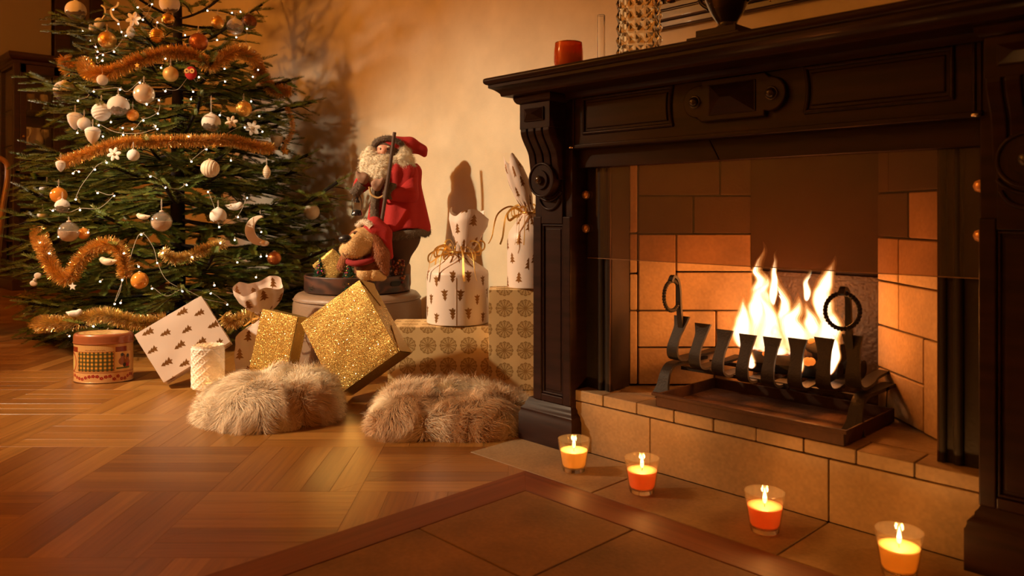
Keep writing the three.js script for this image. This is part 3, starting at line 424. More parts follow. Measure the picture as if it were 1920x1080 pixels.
const firColor = firPaper('rgb(150,104,50)', 'rgb(240,226,216)'), firMetal = firPaper('rgb(0,0,255)', 'rgb(0,0,0)'); firMetal.colorSpace = THREE.NoColorSpace;
const paperFir = (r) => std({ map: rep(firColor, r), metalnessMap: rep(firMetal, r), metalness: 0.6, roughness: 0.42, color: lin(0.86, 0.80, 0.76) });
const whitePaper = paperFir(3.3);
const wheelTex = canvasTex(512, 512, (g, w, h) => {
  g.fillStyle = 'rgb(226,196,146)'; g.fillRect(0, 0, w, h);
  for (const [x, y] of [[128, 128], [384, 128], [128, 384], [384, 384]]) { g.save(); g.translate(x, y); g.fillStyle = 'rgba(170,132,80,0.35)'; g.beginPath(); g.arc(0, 0, 104, 0, 7); g.fill(); g.fillStyle = g.strokeStyle = 'rgb(160,122,70)'; for (let k = 0; k < 12; k++) { g.rotate(Math.PI / 6); g.lineWidth = 9; g.beginPath(); g.moveTo(0, 0); g.lineTo(0, -92); g.stroke(); g.lineWidth = 12; g.beginPath(); g.moveTo(-17, -88); g.quadraticCurveTo(0, -118, 17, -88); g.stroke(); g.beginPath(); g.arc(0, -72, 9, 0, 7); g.fill(); g.beginPath(); g.moveTo(0, -60); g.lineTo(6, -40); g.lineTo(-6, -40); g.fill(); } g.beginPath(); g.arc(0, 0, 14, 0, 7); g.fill(); g.restore(); }
});
const wheelPaper = std({ map: rep(wheelTex, 6.0), roughness: 0.5, color: lin(1.0, 0.95, 0.84), metalness: 0.05 });
const cellN = (n, k, seedn) => tex(n, n, (u, v, x, y) => { const q = 3, i = ((x / q | 0) * 131 + (y / q | 0) * 71 + seedn) & 255, j = ((y / q | 0) * 57 + (x / q | 0) * 29) & 255; const a = hsh(i, j) * 6.283, s = k * hsh(j, i) ** 4; return [0.5 + 0.5 * s * Math.cos(a), 0.5 + 0.5 * s * Math.sin(a), 0.5 + 0.5 * Math.sqrt(Math.max(0.05, 1 - s * s))]; }, false);
const glitterN = cellN(512, 0.85, 3), swirl = tex(256, 256, (u, v) => { const q = fbm(u * 6, v * 6, 6, 6, 3); return 0.5 + 0.5 * Math.sin(q * 60); }, false);
const goldGlitter = std({ color: lin(0.46, 0.305, 0.09), roughness: 0.40, metalness: 0.88, normalMap: rep(glitterN, 4.2), normalScale: new THREE.Vector2(0.42, 0.42), bumpMap: rep(swirl, 5), bumpScale: 0.00012 });
const goldGlitterFine = std({ color: lin(0.54, 0.375, 0.11), roughness: 0.36, metalness: 0.85, normalMap: rep(glitterN, 4.5), normalScale: new THREE.Vector2(0.7, 0.7) });
const ribbonGold = std({ color: lin(0.72, 0.44, 0.12), roughness: 0.32, metalness: 0.75 });
function wrapped(w, h, d, bulge = 0.003, n = 10) {                     // a box in paper: slightly slack faces, soft edges
  const g = new RoundedBoxGeometry(w, h, d, 4, 0.006), b = new THREE.BoxGeometry(w, h, d, n, n, n); void g;
  const p = b.attributes.position, hw = [w / 2, h / 2, d / 2], r = 0.005, v = new V3();
  for (let i = 0; i < p.count; i++) { v.fromBufferAttribute(p, i); const c = v.clone(); ['x', 'y', 'z'].forEach((k, j) => { c[k] = clamp(v[k], -hw[j] + r, hw[j] - r); }); const q = v.clone().sub(c), l = q.length(); if (l > 0) v.copy(c).addScaledVector(q, r / l); const e = ['x', 'y', 'z'].map((k, j) => 1 - Math.abs(v[k]) / hw[j]).sort((x, y) => x - y)[1]; const dn = bulge * (fbm(v.x * 22 + 40, v.y * 22 + v.z * 19 + 30, 256, 256, 3) - 0.5) * 2 * sm(0, 0.25, e); const nx = q.lengthSq() ? q.normalize() : new V3(); v.addScaledVector(nx, dn); p.setXYZ(i, v.x, v.y, v.z); }
  b.computeVertexNormals(); return boxUV(toCreasedNormals(b, 0.9));
}
function leaning(o, w, h, d, u, v, roll, pitch, yaw) {                // sets a box on its lowest corner, somewhere along the line of sight
  o.rotation.order = 'YXZ'; o.rotation.set(-pitch, YAW + yaw, roll); const low = () => { let m = 9; for (let k = 0; k < 8; k++) m = Math.min(m, new V3((k & 1 ? 1 : -1) * w / 2, (k & 2 ? 1 : -1) * h / 2, (k & 4 ? 1 : -1) * d / 2).applyEuler(o.rotation).y); return m; };
  const need = -low() + 0.001; const dd = (EYE - need) * 1453 / (v - 400); o.position.copy(spot(u, v, dd)); return dd;
}
const flap = (w, h) => [boxUV(extrude(poly([[-w / 2, 0], [w / 2, 0], [0, h]]), 0.0016, 0.0005))];
const fleckMat = std({ color: lin(1.0, 0.78, 0.30), roughness: 0.16, metalness: 1 });
function flecks(t, w, h, d, n, s) {                                    // loose glitter stuck to the paper
  seed(s); const m = []; for (let i = 0; i < n; i++) { const f = rnd(), q = new THREE.Matrix4().makeRotationFromEuler(new THREE.Euler(gauss() * 0.5, gauss() * 0.5 + (f < 0.8 ? 0 : Math.PI / 2), rr(0, 6))), k = rr(0.5, 1.2); q.scale(new V3(k, k, 1)); q.setPosition(f < 0.8 ? rr(-w / 2, w / 2) * 0.97 : w / 2 + 0.0012, rr(-h / 2, h / 2) * 0.97, f < 0.8 ? d / 2 + 0.0032 : rr(-d / 2, d / 2) * 0.95); m.push(q); }
  stuff(t, 'glitter', new THREE.CircleGeometry(0.0013, 5), fleckMat, m);
}
{ // white box with gold firs, tilted on a corner
  const t = thing('tilted_present', 'white present printed with gold fir trees, tilted on one corner beside the tin', 'present'), [w, h, d] = [0.292, 0.232, 0.085];
  const wr = part(t, 'wrapping', wrapped(w, h, d).rotateZ(0), paperFir(3.4)); { const uv = wr.geometry.attributes.uv; for (let i = 0; i < uv.count; i++) { const a = uv.getX(i), b = uv.getY(i); uv.setXY(i, b, -a); } }
  part(t, 'paper_flap', merge(flap(h * 0.9, 0.05)).rotateX(-Math.PI / 2).rotateY(0).translate(0, -h / 2 - 0.001, 0.035), whitePaper);
  leaning(t, w, h, d, 346, 637, 0.56, 0.30, 0.22);
}
{
  const t = thing('gold_present', 'large glittering gold present balanced on one corner between the fur cushions', 'present'), [w, h, d] = [0.292, 0.325, 0.115];
  part(t, 'wrapping', wrapped(w, h, d, 0.005), goldGlitter); flecks(t, w, h, d, 4200, 91);
  for (const s of [-1, 1]) part(t, 'paper_flap', extrude(poly(s < 0 ? [[-d * 0.48, -h * 0.49], [d * 0.48, -h * 0.49], [0, -h * 0.12]] : [[d * 0.48, h * 0.49], [-d * 0.48, h * 0.49], [0, h * 0.14]]), 0.003, 0.0012).rotateY(Math.PI / 2).translate(w / 2 + 0.0005, 0, 0), goldGlitter);
  leaning(t, w, h, d, 667, 634, 0.64, 0.22, -0.32);
}
{
  const t = thing('gold_present', 'small upright gold glitter present beside the gathered white gift bag', 'present'), [w, h, d] = [0.185, 0.285, 0.07];
  part(t, 'wrapping', wrapped(w, h, d, 0.002), goldGlitterFine); flecks(t, w, h, d, 3600, 92);
  part(t, 'paper_flap', extrude(poly([[-d * 0.46, -h * 0.48], [d * 0.2, -h * 0.48], [d * 0.2, h * 0.48], [-d * 0.46, h * 0.48]]), 0.002, 0.0008).rotateY(Math.PI / 2).translate(w / 2 + 0.0005, 0, 0), goldGlitter);
  leaning(t, w, h, d, 521, 652, -0.13, 0.16, -0.40);
}
const wideAt = cam(-0.302, 3.29);
{
  const t = thing('patterned_present', 'wide cream present printed with snowflake wheels, beneath the round white present', 'present', wideAt, YAW);
  part(t, 'wrapping', wrapped(0.415, 0.235, 0.25, 0.002).translate(0, 0.1185, 0), wheelPaper);
  part(t, 'paper_flap', merge(flap(0.20, 0.075)).rotateY(Math.PI / 2).translate(0.2075, 0.02, 0), wheelPaper);
}
{
  const t = thing('patterned_present', 'tall narrow cream present printed with snowflake wheels, beside the left pilaster', 'present', cam(0.012, 3.145), YAW);
  part(t, 'wrapping', wrapped(0.21, 0.398, 0.16, 0.002).translate(0, 0.1995, 0), wheelPaper);
  part(t, 'paper_flap', merge(flap(0.15, 0.05)).rotateX(-Math.PI / 2).translate(0, 0.4, 0.05), wheelPaper);
}
// gathered paper: a fan that opens upwards from a tied neck
function fan(rn, pts, ruffle, waves, ph, flatK = 1) {                  // pts: [height, radius]
  const n = 96, rows = 16, pos = [], uv = [], idx = [];
  for (let j = 0; j <= rows; j++) { const k = j / rows, f = k * (pts.length - 1), a = Math.min(pts.length - 2, f | 0), y = lerp(pts[a][0], pts[a + 1][0], f - a), r = lerp(pts[a][1], pts[a + 1][1], f - a); for (let i = 0; i <= n; i++) { const th = i / n * Math.PI * 2, w = 1 + ruffle * (0.35 + 0.65 * k) * (Math.sin(th * waves + ph) + 0.5 * Math.sin(th * (waves * 2 + 1) + ph * 2)) * 0.5, rad = lerp(rn * (1 + 0.25 * Math.sin(th * 14)), r * w, sm(0, 0.3, k)); pos.push(rad * Math.sin(th), y + k * 0.018 * Math.sin(th * 3 + ph), rad * Math.cos(th) * flatK); uv.push(th * 0.07, y); } }
  for (let j = 0; j < rows; j++) for (let i = 0; i < n; i++) { const a = j * (n + 1) + i, b = a + n + 1; idx.push(a, a + 1, b, b, a + 1, b + 1); }
  const g = new THREE.BufferGeometry(); g.setAttribute('position', new THREE.Float32BufferAttribute(pos, 3)); g.setAttribute('uv', new THREE.Float32BufferAttribute(uv, 2)); g.setIndex(idx); g.computeVertexNormals(); return g;
}
function strip(pts, w, twist = 0) {                                    // a ribbon, flat and thin
  const c = new THREE.CatmullRomCurve3(pts.map((p) => (p.isVector3 ? p : new V3(...p)))), n = 36, fr = c.computeFrenetFrames(n), pos = [], idx = [];
  for (let i = 0; i <= n; i++) { const p = c.getPointAt(i / n), a = twist * i / n, b = fr.binormals[i].clone().multiplyScalar(Math.cos(a)).addScaledVector(fr.normals[i], Math.sin(a)), q = fr.tangents[i].clone().cross(b).multiplyScalar(0.0003); for (const [s, t] of [[-1, 1], [1, 1], [1, -1], [-1, -1]]) { const v = p.clone().addScaledVector(b, s * w / 2).addScaledVector(q, t); pos.push(v.x, v.y, v.z); } }
  for (let i = 0; i < n; i++) for (let k = 0; k < 4; k++) { const a = i * 4 + k, b = i * 4 + (k + 1) % 4; idx.push(a, b, b + 4, a, b + 4, a + 4); }
  const g = new THREE.BufferGeometry(); g.setAttribute('position', new THREE.Float32BufferAttribute(pos, 3)); g.setIndex(idx); return toCreasedNormals(g, 0.8);
}
function bow(t, r, y, n, len, drop, s) {                               // loops and loose ends round a neck, each a part
  seed(s); part(t, 'ribbon_tie', new THREE.TorusGeometry(r + 0.003, 0.005, 8, 28).rotateX(Math.PI / 2).translate(0, y, 0), ribbonGold);
  for (let i = 0; i < n; i++) { const a = (i / n) * 6.283 + rr(-0.3, 0.3), L = len * rr(0.7, 1.15), up = rr(-0.2, 0.55) * L, c = Math.cos(a), q = Math.sin(a), o = rr(0.15, 0.4) * (i % 2 ? 1 : -1); const at = (k, h, dev = 0) => [c * (r + k) - q * dev, y + h, q * (r + k) + c * dev];
    part(t, 'ribbon_loop', strip([at(0, 0), at(L * 0.5, up * 0.7 + 0.02, L * o * 0.5), at(L * 0.95, up, L * o), at(L * 0.9, up - 0.03, L * o * 1.3), at(L * 0.4, up * 0.2 - 0.012, L * o * 0.8), at(0.004, -0.004)], 0.007), ribbonGold); }
  for (let i = 0; i < Math.ceil(n / 2); i++) { const a = rr(0, 6.283), c = Math.cos(a), q = Math.sin(a), L = len * rr(1.0, 1.6); part(t, 'ribbon_end', strip([[c * r, y, q * r], [c * (r + L * 0.4), y + 0.025, q * (r + L * 0.4)], [c * (r + L * 0.8), y - 0.005, q * (r + L * 0.8)], [c * (r + L), y - drop, q * (r + L) + 0.01], [c * (r + L * 1.1), y - drop * 1.25, q * (r + L * 1.1)]], 0.007, 0.8), ribbonGold); }
}
function foldUV(g, R, s = 1) { const u = g.attributes.uv, p = g.attributes.position; for (let i = 0; i < u.count; i++) u.setXY(i, u.getX(i) * 6.28318 * R * s, p.getY(i) * s); return g; }   // metres round and up
{
  const t = thing('round_present', 'round white present printed with upside-down gold firs and tied with gold ribbon', 'present', cam(-0.2305, 3.29, 0.2385), YAW);
  part(t, 'wrapping', foldUV(lathe([[0, 0.0], [0.128, 0.0], [0.131, 0.004], [0.131, 0.205], [0.128, 0.218], [0.112, 0.232], [0.070, 0.258], [0.040, 0.285], [0.032, 0.300]], 64), 0.131, -1), paperFir(3.3));
  part(t, 'paper_fan', fan(0.030, [[0.300, 0.036], [0.335, 0.050], [0.39, 0.072], [0.43, 0.088], [0.465, 0.090]], 0.34, 2, 0.9, 0.75).rotateZ(-0.10), paperFir(3.3));
  part(t, 'paper_seam', box(0.0, 0.0035, 0.002, 0.20, 0.1300, 0.1325, 0.0008), whitePaper);
  bow(t, 0.032, 0.298, 14, 0.085, 0.09, 71);
}
{
  const t = thing('gift_bag', 'white gift bag with gold firs, gathered with gold ribbon behind the white lantern', 'present', cam(-1.115, 3.36), YAW + 0.15);
  const body = new THREE.BoxGeometry(0.15, 0.25, 0.09, 10, 16, 8).translate(0, 0.126, 0), p = body.attributes.position; for (let i = 0; i < p.count; i++) { const k = sm(0.16, 0.26, p.getY(i)), f = lerp(1, 0.22, k) , q = 1 + 0.03 * Math.sin(p.getY(i) * 60 + p.getX(i) * 50); p.setX(i, p.getX(i) * f * q + 0.038 * k); p.setZ(i, p.getZ(i) * lerp(1, 0.35, k) * q + 0.004 * Math.sin(p.getX(i) * 90)); } body.computeVertexNormals();
  part(t, 'wrapping', boxUV(toCreasedNormals(body, 0.8)), whitePaper);
  part(t, 'paper_fan', fan(0.017, [[0, 0.02], [0.045, 0.055], [0.085, 0.082], [0.125, 0.094], [0.15, 0.092]], 0.20, 4, 0.6, 0.8).rotateX(0.34).rotateZ(0.10).translate(0.038, 0.25, 0.0), whitePaper);
  const n = new THREE.Group(); n.name = 'ribbon_bow'; n.position.set(0.036, -0.046, 0); t.add(n); bow(n, 0.018, 0.296, 6, 0.07, 0.05, 72);
}
{
  const t = thing('bottle_present', 'narrow white bottle-shaped present with gold firs, half behind the left corbel', 'present', cam(0.068, 3.145, 0.4005), YAW);
  part(t, 'wrapping', foldUV(lathe([[0, 0.0], [0.083, 0.0], [0.088, 0.005], [0.088, 0.19], [0.080, 0.225], [0.045, 0.275], [0.024, 0.305]], 56), 0.088), paperFir(3.3));
  part(t, 'paper_fan', fan(0.02, [[0.305, 0.022], [0.36, 0.034], [0.43, 0.042], [0.50, 0.036], [0.535, 0.026]], 0.3, 2, 0.3, 0.6).translate(0, -0.305, 0).rotateZ(0.33).translate(0, 0.305, 0), paperFir(3.3));
  bow(t, 0.024, 0.302, 12, 0.085, 0.10, 77);
}
// ---------------------------------------------------------------- fur
function strand(len, w) { const pos = [], n = 4; const at = (k) => [w * (1 - k), len * (k - 0.25 * k * k), len * 0.55 * k * k]; for (let i = 0; i < n; i++) { const a = at(i / n), b = at((i + 1) / n); pos.push(-a[0], a[1], a[2], a[0], a[1], a[2], b[0], b[1], b[2], -a[0], a[1], a[2], b[0], b[1], b[2], -b[0], b[1], b[2]); } return geoFrom(pos, new Array(n * 12).fill(0)); }
function furOn(t, geo, count, len, width, colorAt, comb, messy, s, name = 'fur', keep) {   // hair rooted all over a surface
  seed(s); const g = geo.index ? geo.toNonIndexed() : geo, p = g.attributes.position, nn = g.attributes.normal, area = [0], a = new V3(), b = new V3(), c = new V3(), mats = [], cols = [], q = new THREE.Quaternion(), up = new V3(), fw = new V3(), sd = new V3();
  for (let i = 0; i < p.count; i += 3) { a.fromBufferAttribute(p, i); b.fromBufferAttribute(p, i + 1); c.fromBufferAttribute(p, i + 2); area.push(area[area.length - 1] + b.clone().sub(a).cross(c.clone().sub(a)).length()); }
  const total = area[area.length - 1];
  for (let k = 0; k < count; k++) {
    const x = rnd() * total; let lo = 0, hi = area.length - 1; while (hi - lo > 1) { const m = (lo + hi) >> 1; if (area[m] <= x) lo = m; else hi = m; }
    const i = lo * 3; let u = rnd(), v = rnd(); if (u + v > 1) { u = 1 - u; v = 1 - v; }
    const P = new V3().fromBufferAttribute(p, i).multiplyScalar(1 - u - v).addScaledVector(b.fromBufferAttribute(p, i + 1), u).addScaledVector(c.fromBufferAttribute(p, i + 2), v);
    up.fromBufferAttribute(nn, i).multiplyScalar(1 - u - v).addScaledVector(b.fromBufferAttribute(nn, i + 1), u).addScaledVector(c.fromBufferAttribute(nn, i + 2), v).normalize();
    if (keep && !keep(P, up)) continue;
    fw.copy(comb(P, up)); fw.x += gauss() * messy; fw.y += gauss() * messy; fw.z += gauss() * messy; up.addScaledVector(fw, 0.75).normalize();
    fw.addScaledVector(up, -fw.dot(up)).normalize(); sd.crossVectors(up, fw).normalize();
    const m = new THREE.Matrix4().makeBasis(sd, up, fw), L = len * rr(0.6, 1.25), W = width * rr(0.7, 1.3); m.scale(new V3(W, L, L)).setPosition(P); mats.push(m); cols.push(colorAt(P, up));
  }
  return stuff(t, name, strand(1, 0.5), std({ color: lin(1, 1, 1), roughness: 0.62 }), mats, cols);
}
const tone = (a, b, t) => lin(...a.map((x, i) => lerp(x, b[i], t)));
function furCushion(label, pos, turn, rx, rz, h, s, dark) {
  const t = thing('fur_cushion', label, 'cushion', pos, turn);
  const e = (x, y, z) => { const th = Math.atan2(z, x), R = 1 + 0.07 * Math.sin(th * 3 + s) + 0.05 * Math.sin(th * 5 + s * 2); const X = Math.abs(x) / (rx * R), Z = Math.abs(z) / (rz * R), r = Math.pow(X ** 2.6 + Z ** 2.6, 1 / 2.6); const top = h * Math.pow(Math.max(0, 1 - r ** 3.2), 0.55) * (1 + 0.42 * (fbm(x * 11 + s + 20, z * 11 + 20, 256, 256, 2) - 0.5) * 2 + 0.20 * x / rx * dark); return [top, r]; };
  const n = 44, pos2 = [], idx = [], uv = [];
  for (let side = 0; side < 2; side++) for (let j = 0; j <= 20; j++) for (let i = 0; i <= n; i++) { const th = i / n * 6.28318, k = j / 20; let lo = 0, hi = 1.2; for (let q = 0; q < 24; q++) { const m = (lo + hi) / 2; if (e(Math.cos(th) * m * Math.max(rx, rz), 0, Math.sin(th) * m * Math.max(rx, rz))[1] < 1) lo = m; else hi = m; } const R = lo * Math.max(rx, rz) * Math.sin(k * Math.PI / 2), x = Math.cos(th) * R, z = Math.sin(th) * R; pos2.push(x, side ? 0.004 : 0.02 + e(x, 0, z)[0], z); uv.push(x, z); }
  for (let side = 0; side < 2; side++) for (let j = 0; j < 20; j++) for (let i = 0; i < n; i++) { const o = side * 21 * (n + 1), a = o + j * (n + 1) + i, b = a + n + 1; side ? idx.push(a, b, a + 1, b, b + 1, a + 1) : idx.push(a, a + 1, b, b, a + 1, b + 1); }
  for (let i = 0; i < n; i++) { const a = 20 * (n + 1) + i, b = 21 * (n + 1) + a; idx.push(a, a + 1, b, b, a + 1, b + 1); }
  const g = new THREE.BufferGeometry(); g.setAttribute('position', new THREE.Float32BufferAttribute(pos2, 3)); g.setAttribute('uv', new THREE.Float32BufferAttribute(uv, 2)); g.setIndex(idx); g.computeVertexNormals();
  part(t, 'cushion', g, mat(0.34, 0.22, 0.12, 0.95));
  const col = (P) => { const a = fbm(P.x * 7 + s * 3, P.z * 9 + 7, 256, 256, 3), b = vn(P.x * 20 + 11, P.z * 26 + s, 256, 256), front = sm(-0.2 * rz, rz * 0.95, P.z + P.x * 0.15); const k = clamp(sm(0.42, 0.62, a) * 0.75 + front * 0.45 - 0.14 + 0.3 * (b - 0.5)); return tone([1.0, 0.86, 0.64], [0.60, 0.32, 0.12], k * 0.85).multiplyScalar(rr(0.8, 1.12)); };
  furOn(t, g, 52000, 0.056, 0.0015, col, (P) => { const th = Math.atan2(P.z, P.x), w = fbm(P.x * 10 + 3, P.z * 10 + s, 256, 256, 3) * 16; return new V3(Math.cos(th) * 0.6 + 0.9 * Math.cos(w), -0.35, Math.sin(th) * 0.65 + 0.9 * Math.sin(w)); }, 0.30, s * 100, 'fur', (P) => P.y > 0.006);
}
furCushion('fluffy tan fur cushion on the parquet, the left one below the gold presents', cam(-0.83, 2.66), YAW + 0.08, 0.225, 0.17, 0.115, 3, 0.4);
furCushion('fluffy pale fur cushion on the parquet, the right one touching the black plinth', cam(-0.215, 2.60), YAW - 0.18, 0.262, 0.215, 0.088, 8, -0.3);
// ---------------------------------------------------------------- tin and lantern
{
  const print = canvasTex(2048, 512, (g, w, h) => {
    g.fillStyle = 'rgb(206,160,98)'; g.fillRect(0, 0, w, h);
    for (let x = 0; x < w; x += 24) { g.fillStyle = `rgba(150,90,40,${0.05 + 0.06 * ((x * 7) % 5) / 5})`; g.fillRect(x, 0, 12, h); }
    for (const cx of [0, 1024, 2048]) {
      g.fillStyle = 'rgb(222,160,62)'; g.fillRect(cx - 215, 120, 430, 250);
      for (let i = 0; i < 9; i++) { g.fillStyle = 'rgba(48,52,26,0.72)'; g.fillRect(cx - 205 + i * 48, 120, 24, 250); } for (let j = 0; j < 5; j++) { g.fillStyle = 'rgba(48,52,26,0.62)'; g.fillRect(cx - 215, 138 + j * 50, 430, 24); }
      g.strokeStyle = 'rgb(140,40,20)'; g.lineWidth = 6; g.strokeRect(cx - 215, 120, 430, 250);
      g.strokeStyle = 'rgb(120,36,16)'; g.lineWidth = 4; g.beginPath(); for (let i = 0; i < 40; i++) g.lineTo(cx - 110 + i * 6, 98 + 9 * Math.sin(i * 1.7) * Math.sin(i * 0.4)); g.stroke();
      g.fillStyle = 'rgb(128,46,22)'; g.fillRect(cx - 400, 60, 175, 66); g.fillRect(cx + 235, 60, 150, 66);
      g.fillStyle = 'rgb(160,58,24)'; g.beginPath(); g.ellipse(cx - 350, 262, 96, 128, 0, 0, 7); g.fill(); g.fillStyle = 'rgb(214,168,98)'; g.beginPath(); g.ellipse(cx - 350, 262, 78, 108, 0, 0, 7); g.fill(); g.fillStyle = 'rgb(214,196,116)'; g.beginPath(); g.ellipse(cx - 356, 290, 40, 58, 0.3, 0, 7); g.fill(); g.beginPath(); g.ellipse(cx - 368, 222, 22, 44, 0.2, 0, 7); g.fill();
      g.fillStyle = 'rgb(226,188,120)'; g.fillRect(cx + 232, 128, 230, 240); g.fillStyle = 'rgb(150,84,34)'; for (const [x, y, r] of [[320, 250, 50], [395, 268, 46], [330, 190, 34], [398, 212, 32]]) { g.beginPath(); g.arc(cx + x, y, r, 0, 7); g.fill(); } g.fillStyle = 'rgb(36,28,24)'; for (const [x, y, r] of [[318, 166, 22], [404, 186, 24], [352, 300, 26]]) { g.beginPath(); g.arc(cx + x, y, r, 0, 7); g.fill(); } g.fillStyle = 'rgb(160,30,24)'; g.fillRect(cx + 372, 280, 54, 52); g.fillStyle = 'rgb(88,96,40)'; g.fillRect(cx + 244, 326, 190, 22);
    }
    g.fillStyle = 'rgb(214,164,104)'; g.fillRect(0, 392, w, 120); g.fillStyle = 'rgb(140,50,24)'; g.fillRect(0, 384, w, 7);
    seed(19); for (let x = 0; x < w; x += 46) { const y = 450 + rr(-26, 26); g.fillStyle = 'rgb(152,32,24)'; for (let k = 0; k < 5; k++) { g.beginPath(); g.arc(x + 13 * Math.cos(k * 1.257), y + 13 * Math.sin(k * 1.257), 10, 0, 7); g.fill(); } g.fillStyle = 'rgb(110,80,40)'; g.fillRect(x + 18, y + 10, 12, 5); }
  });
  print.offset.set(0.5, 0); print.wrapS = THREE.RepeatWrapping;
  const tinMat = phy({ map: print, roughness: 0.3, clearcoat: 0.6, clearcoatRoughness: 0.2, metalness: 0.15 }), lidMat = phy({ color: lin(0.34, 0.10, 0.035), roughness: 0.28, clearcoat: 0.6, metalness: 0.2 });
  const t = thing('biscuit_tin', 'oval printed biscuit tin with gingham, fruit and bears on the floor below the tree', 'tin', cam(-1.715, 3.255), YAW + 0.02);
  const oval = (g) => g.scale(1, 1, 0.66);
  const body = lathe([[0.1185, 0.004], [0.1185, 0.168]], 72); part(t, 'printed_body', oval(body), tinMat);
  part(t, 'rims', oval(lathe([[0, 0.001], [0.117, 0.001], [0.1205, 0.003], [0.1195, 0.006], [0.118, 0.006]], 72)), std({ color: lin(0.7, 0.5, 0.3), metalness: 0.9, roughness: 0.3 }));
  part(t, 'lid', oval(lathe([[0.1187, 0.160], [0.1215, 0.160], [0.1222, 0.163], [0.1215, 0.166], [0.1205, 0.168], [0.1205, 0.188], [0.118, 0.196], [0.111, 0.2005], [0.106, 0.201], [0.10, 0.199]], 72)), lidMat);
  const top = canvasTex(256, 256, (g, w, h) => { g.fillStyle = 'rgb(196,158,96)'; g.fillRect(0, 0, w, h); seed(4); for (let i = 0; i < 60; i++) { g.fillStyle = i % 3 ? 'rgba(120,110,60,0.6)' : 'rgba(150,50,30,0.6)'; g.beginPath(); g.ellipse(rr(0, w), rr(0, h), 16, 7, rr(0, 3), 0, 7); g.fill(); } });
  part(t, 'lid_top', oval(new THREE.CylinderGeometry(0.1, 0.1, 0.002, 64).translate(0, 0.199, 0)), std({ map: top, roughness: 0.4 }));
}
{
  const t = thing('tealight_lantern', 'white ceramic tealight holder with diamond relief, on the floor left of the fur', 'candle holder', cam(-1.185, 3.02), YAW);
  const n = 120, m = 72, pos = [], idx = [], uv = [], H0 = 0.022, H1 = 0.186, R = 0.0615;
  for (let j = 0; j <= m; j++) for (let i = 0; i <= n; i++) { const k = j / m, th = i / n * 6.28318, a = th * 11 / Math.PI / 2 * 1.0, b = k * 5.2, x = ((a + b) % 1 + 1) % 1, y = ((a - b) % 1 + 1) % 1, e = Math.min(x, 1 - x, y, 1 - y), rel = (e < 0.13 ? 1 : 0.25 + 0.5 * sm(0.2, 0.34, e)) * sm(0.0, 0.03, k) * (k < 0.955 ? 1 : 0.4), r = R - 0.005 + 0.0055 * rel; pos.push(r * Math.sin(th), lerp(H0, H1, k) + (j === m ? 0.003 * Math.abs(Math.sin(th * 11)) : 0), r * Math.cos(th)); uv.push(i / n, k); }
  for (let j = 0; j < m; j++) for (let i = 0; i < n; i++) { const a = j * (n + 1) + i, b = a + n + 1; idx.push(a, a + 1, b, b, a + 1, b + 1); }
  const g = new THREE.BufferGeometry(); g.setAttribute('position', new THREE.Float32BufferAttribute(pos, 3)); g.setAttribute('uv', new THREE.Float32BufferAttribute(uv, 2)); g.setIndex(idx); g.computeVertexNormals();
  part(t, 'relief_wall', g, phy({ color: lin(0.86, 0.80, 0.74), roughness: 0.5, transmission: 0.2, thickness: 0 }));
  part(t, 'base', lathe([[0, 0.001], [0.040, 0.001], [0.042, 0.003], [0.042, 0.014], [0.050, 0.019], [0.0575, 0.022], [0.0, 0.0245]], 48), mat(0.86, 0.8, 0.74, 0.4));
  part(t, 'tealight', lathe([[0, 0.025], [0.018, 0.025], [0.019, 0.027], [0.019, 0.039], [0.0, 0.038]], 24), mat(0.85, 0.75, 0.6, 0.5));
  part(t, 'flame', lathe([[0, 0.043], [0.003, 0.047], [0.0035, 0.053], [0.002, 0.061], [0, 0.068]], 12), flameCore);
  const p = t.position; pointLight('tealight_candle_light', [p.x, 0.056, p.z], [1, 0.5, 0.16], 0.03, 0.35);
}
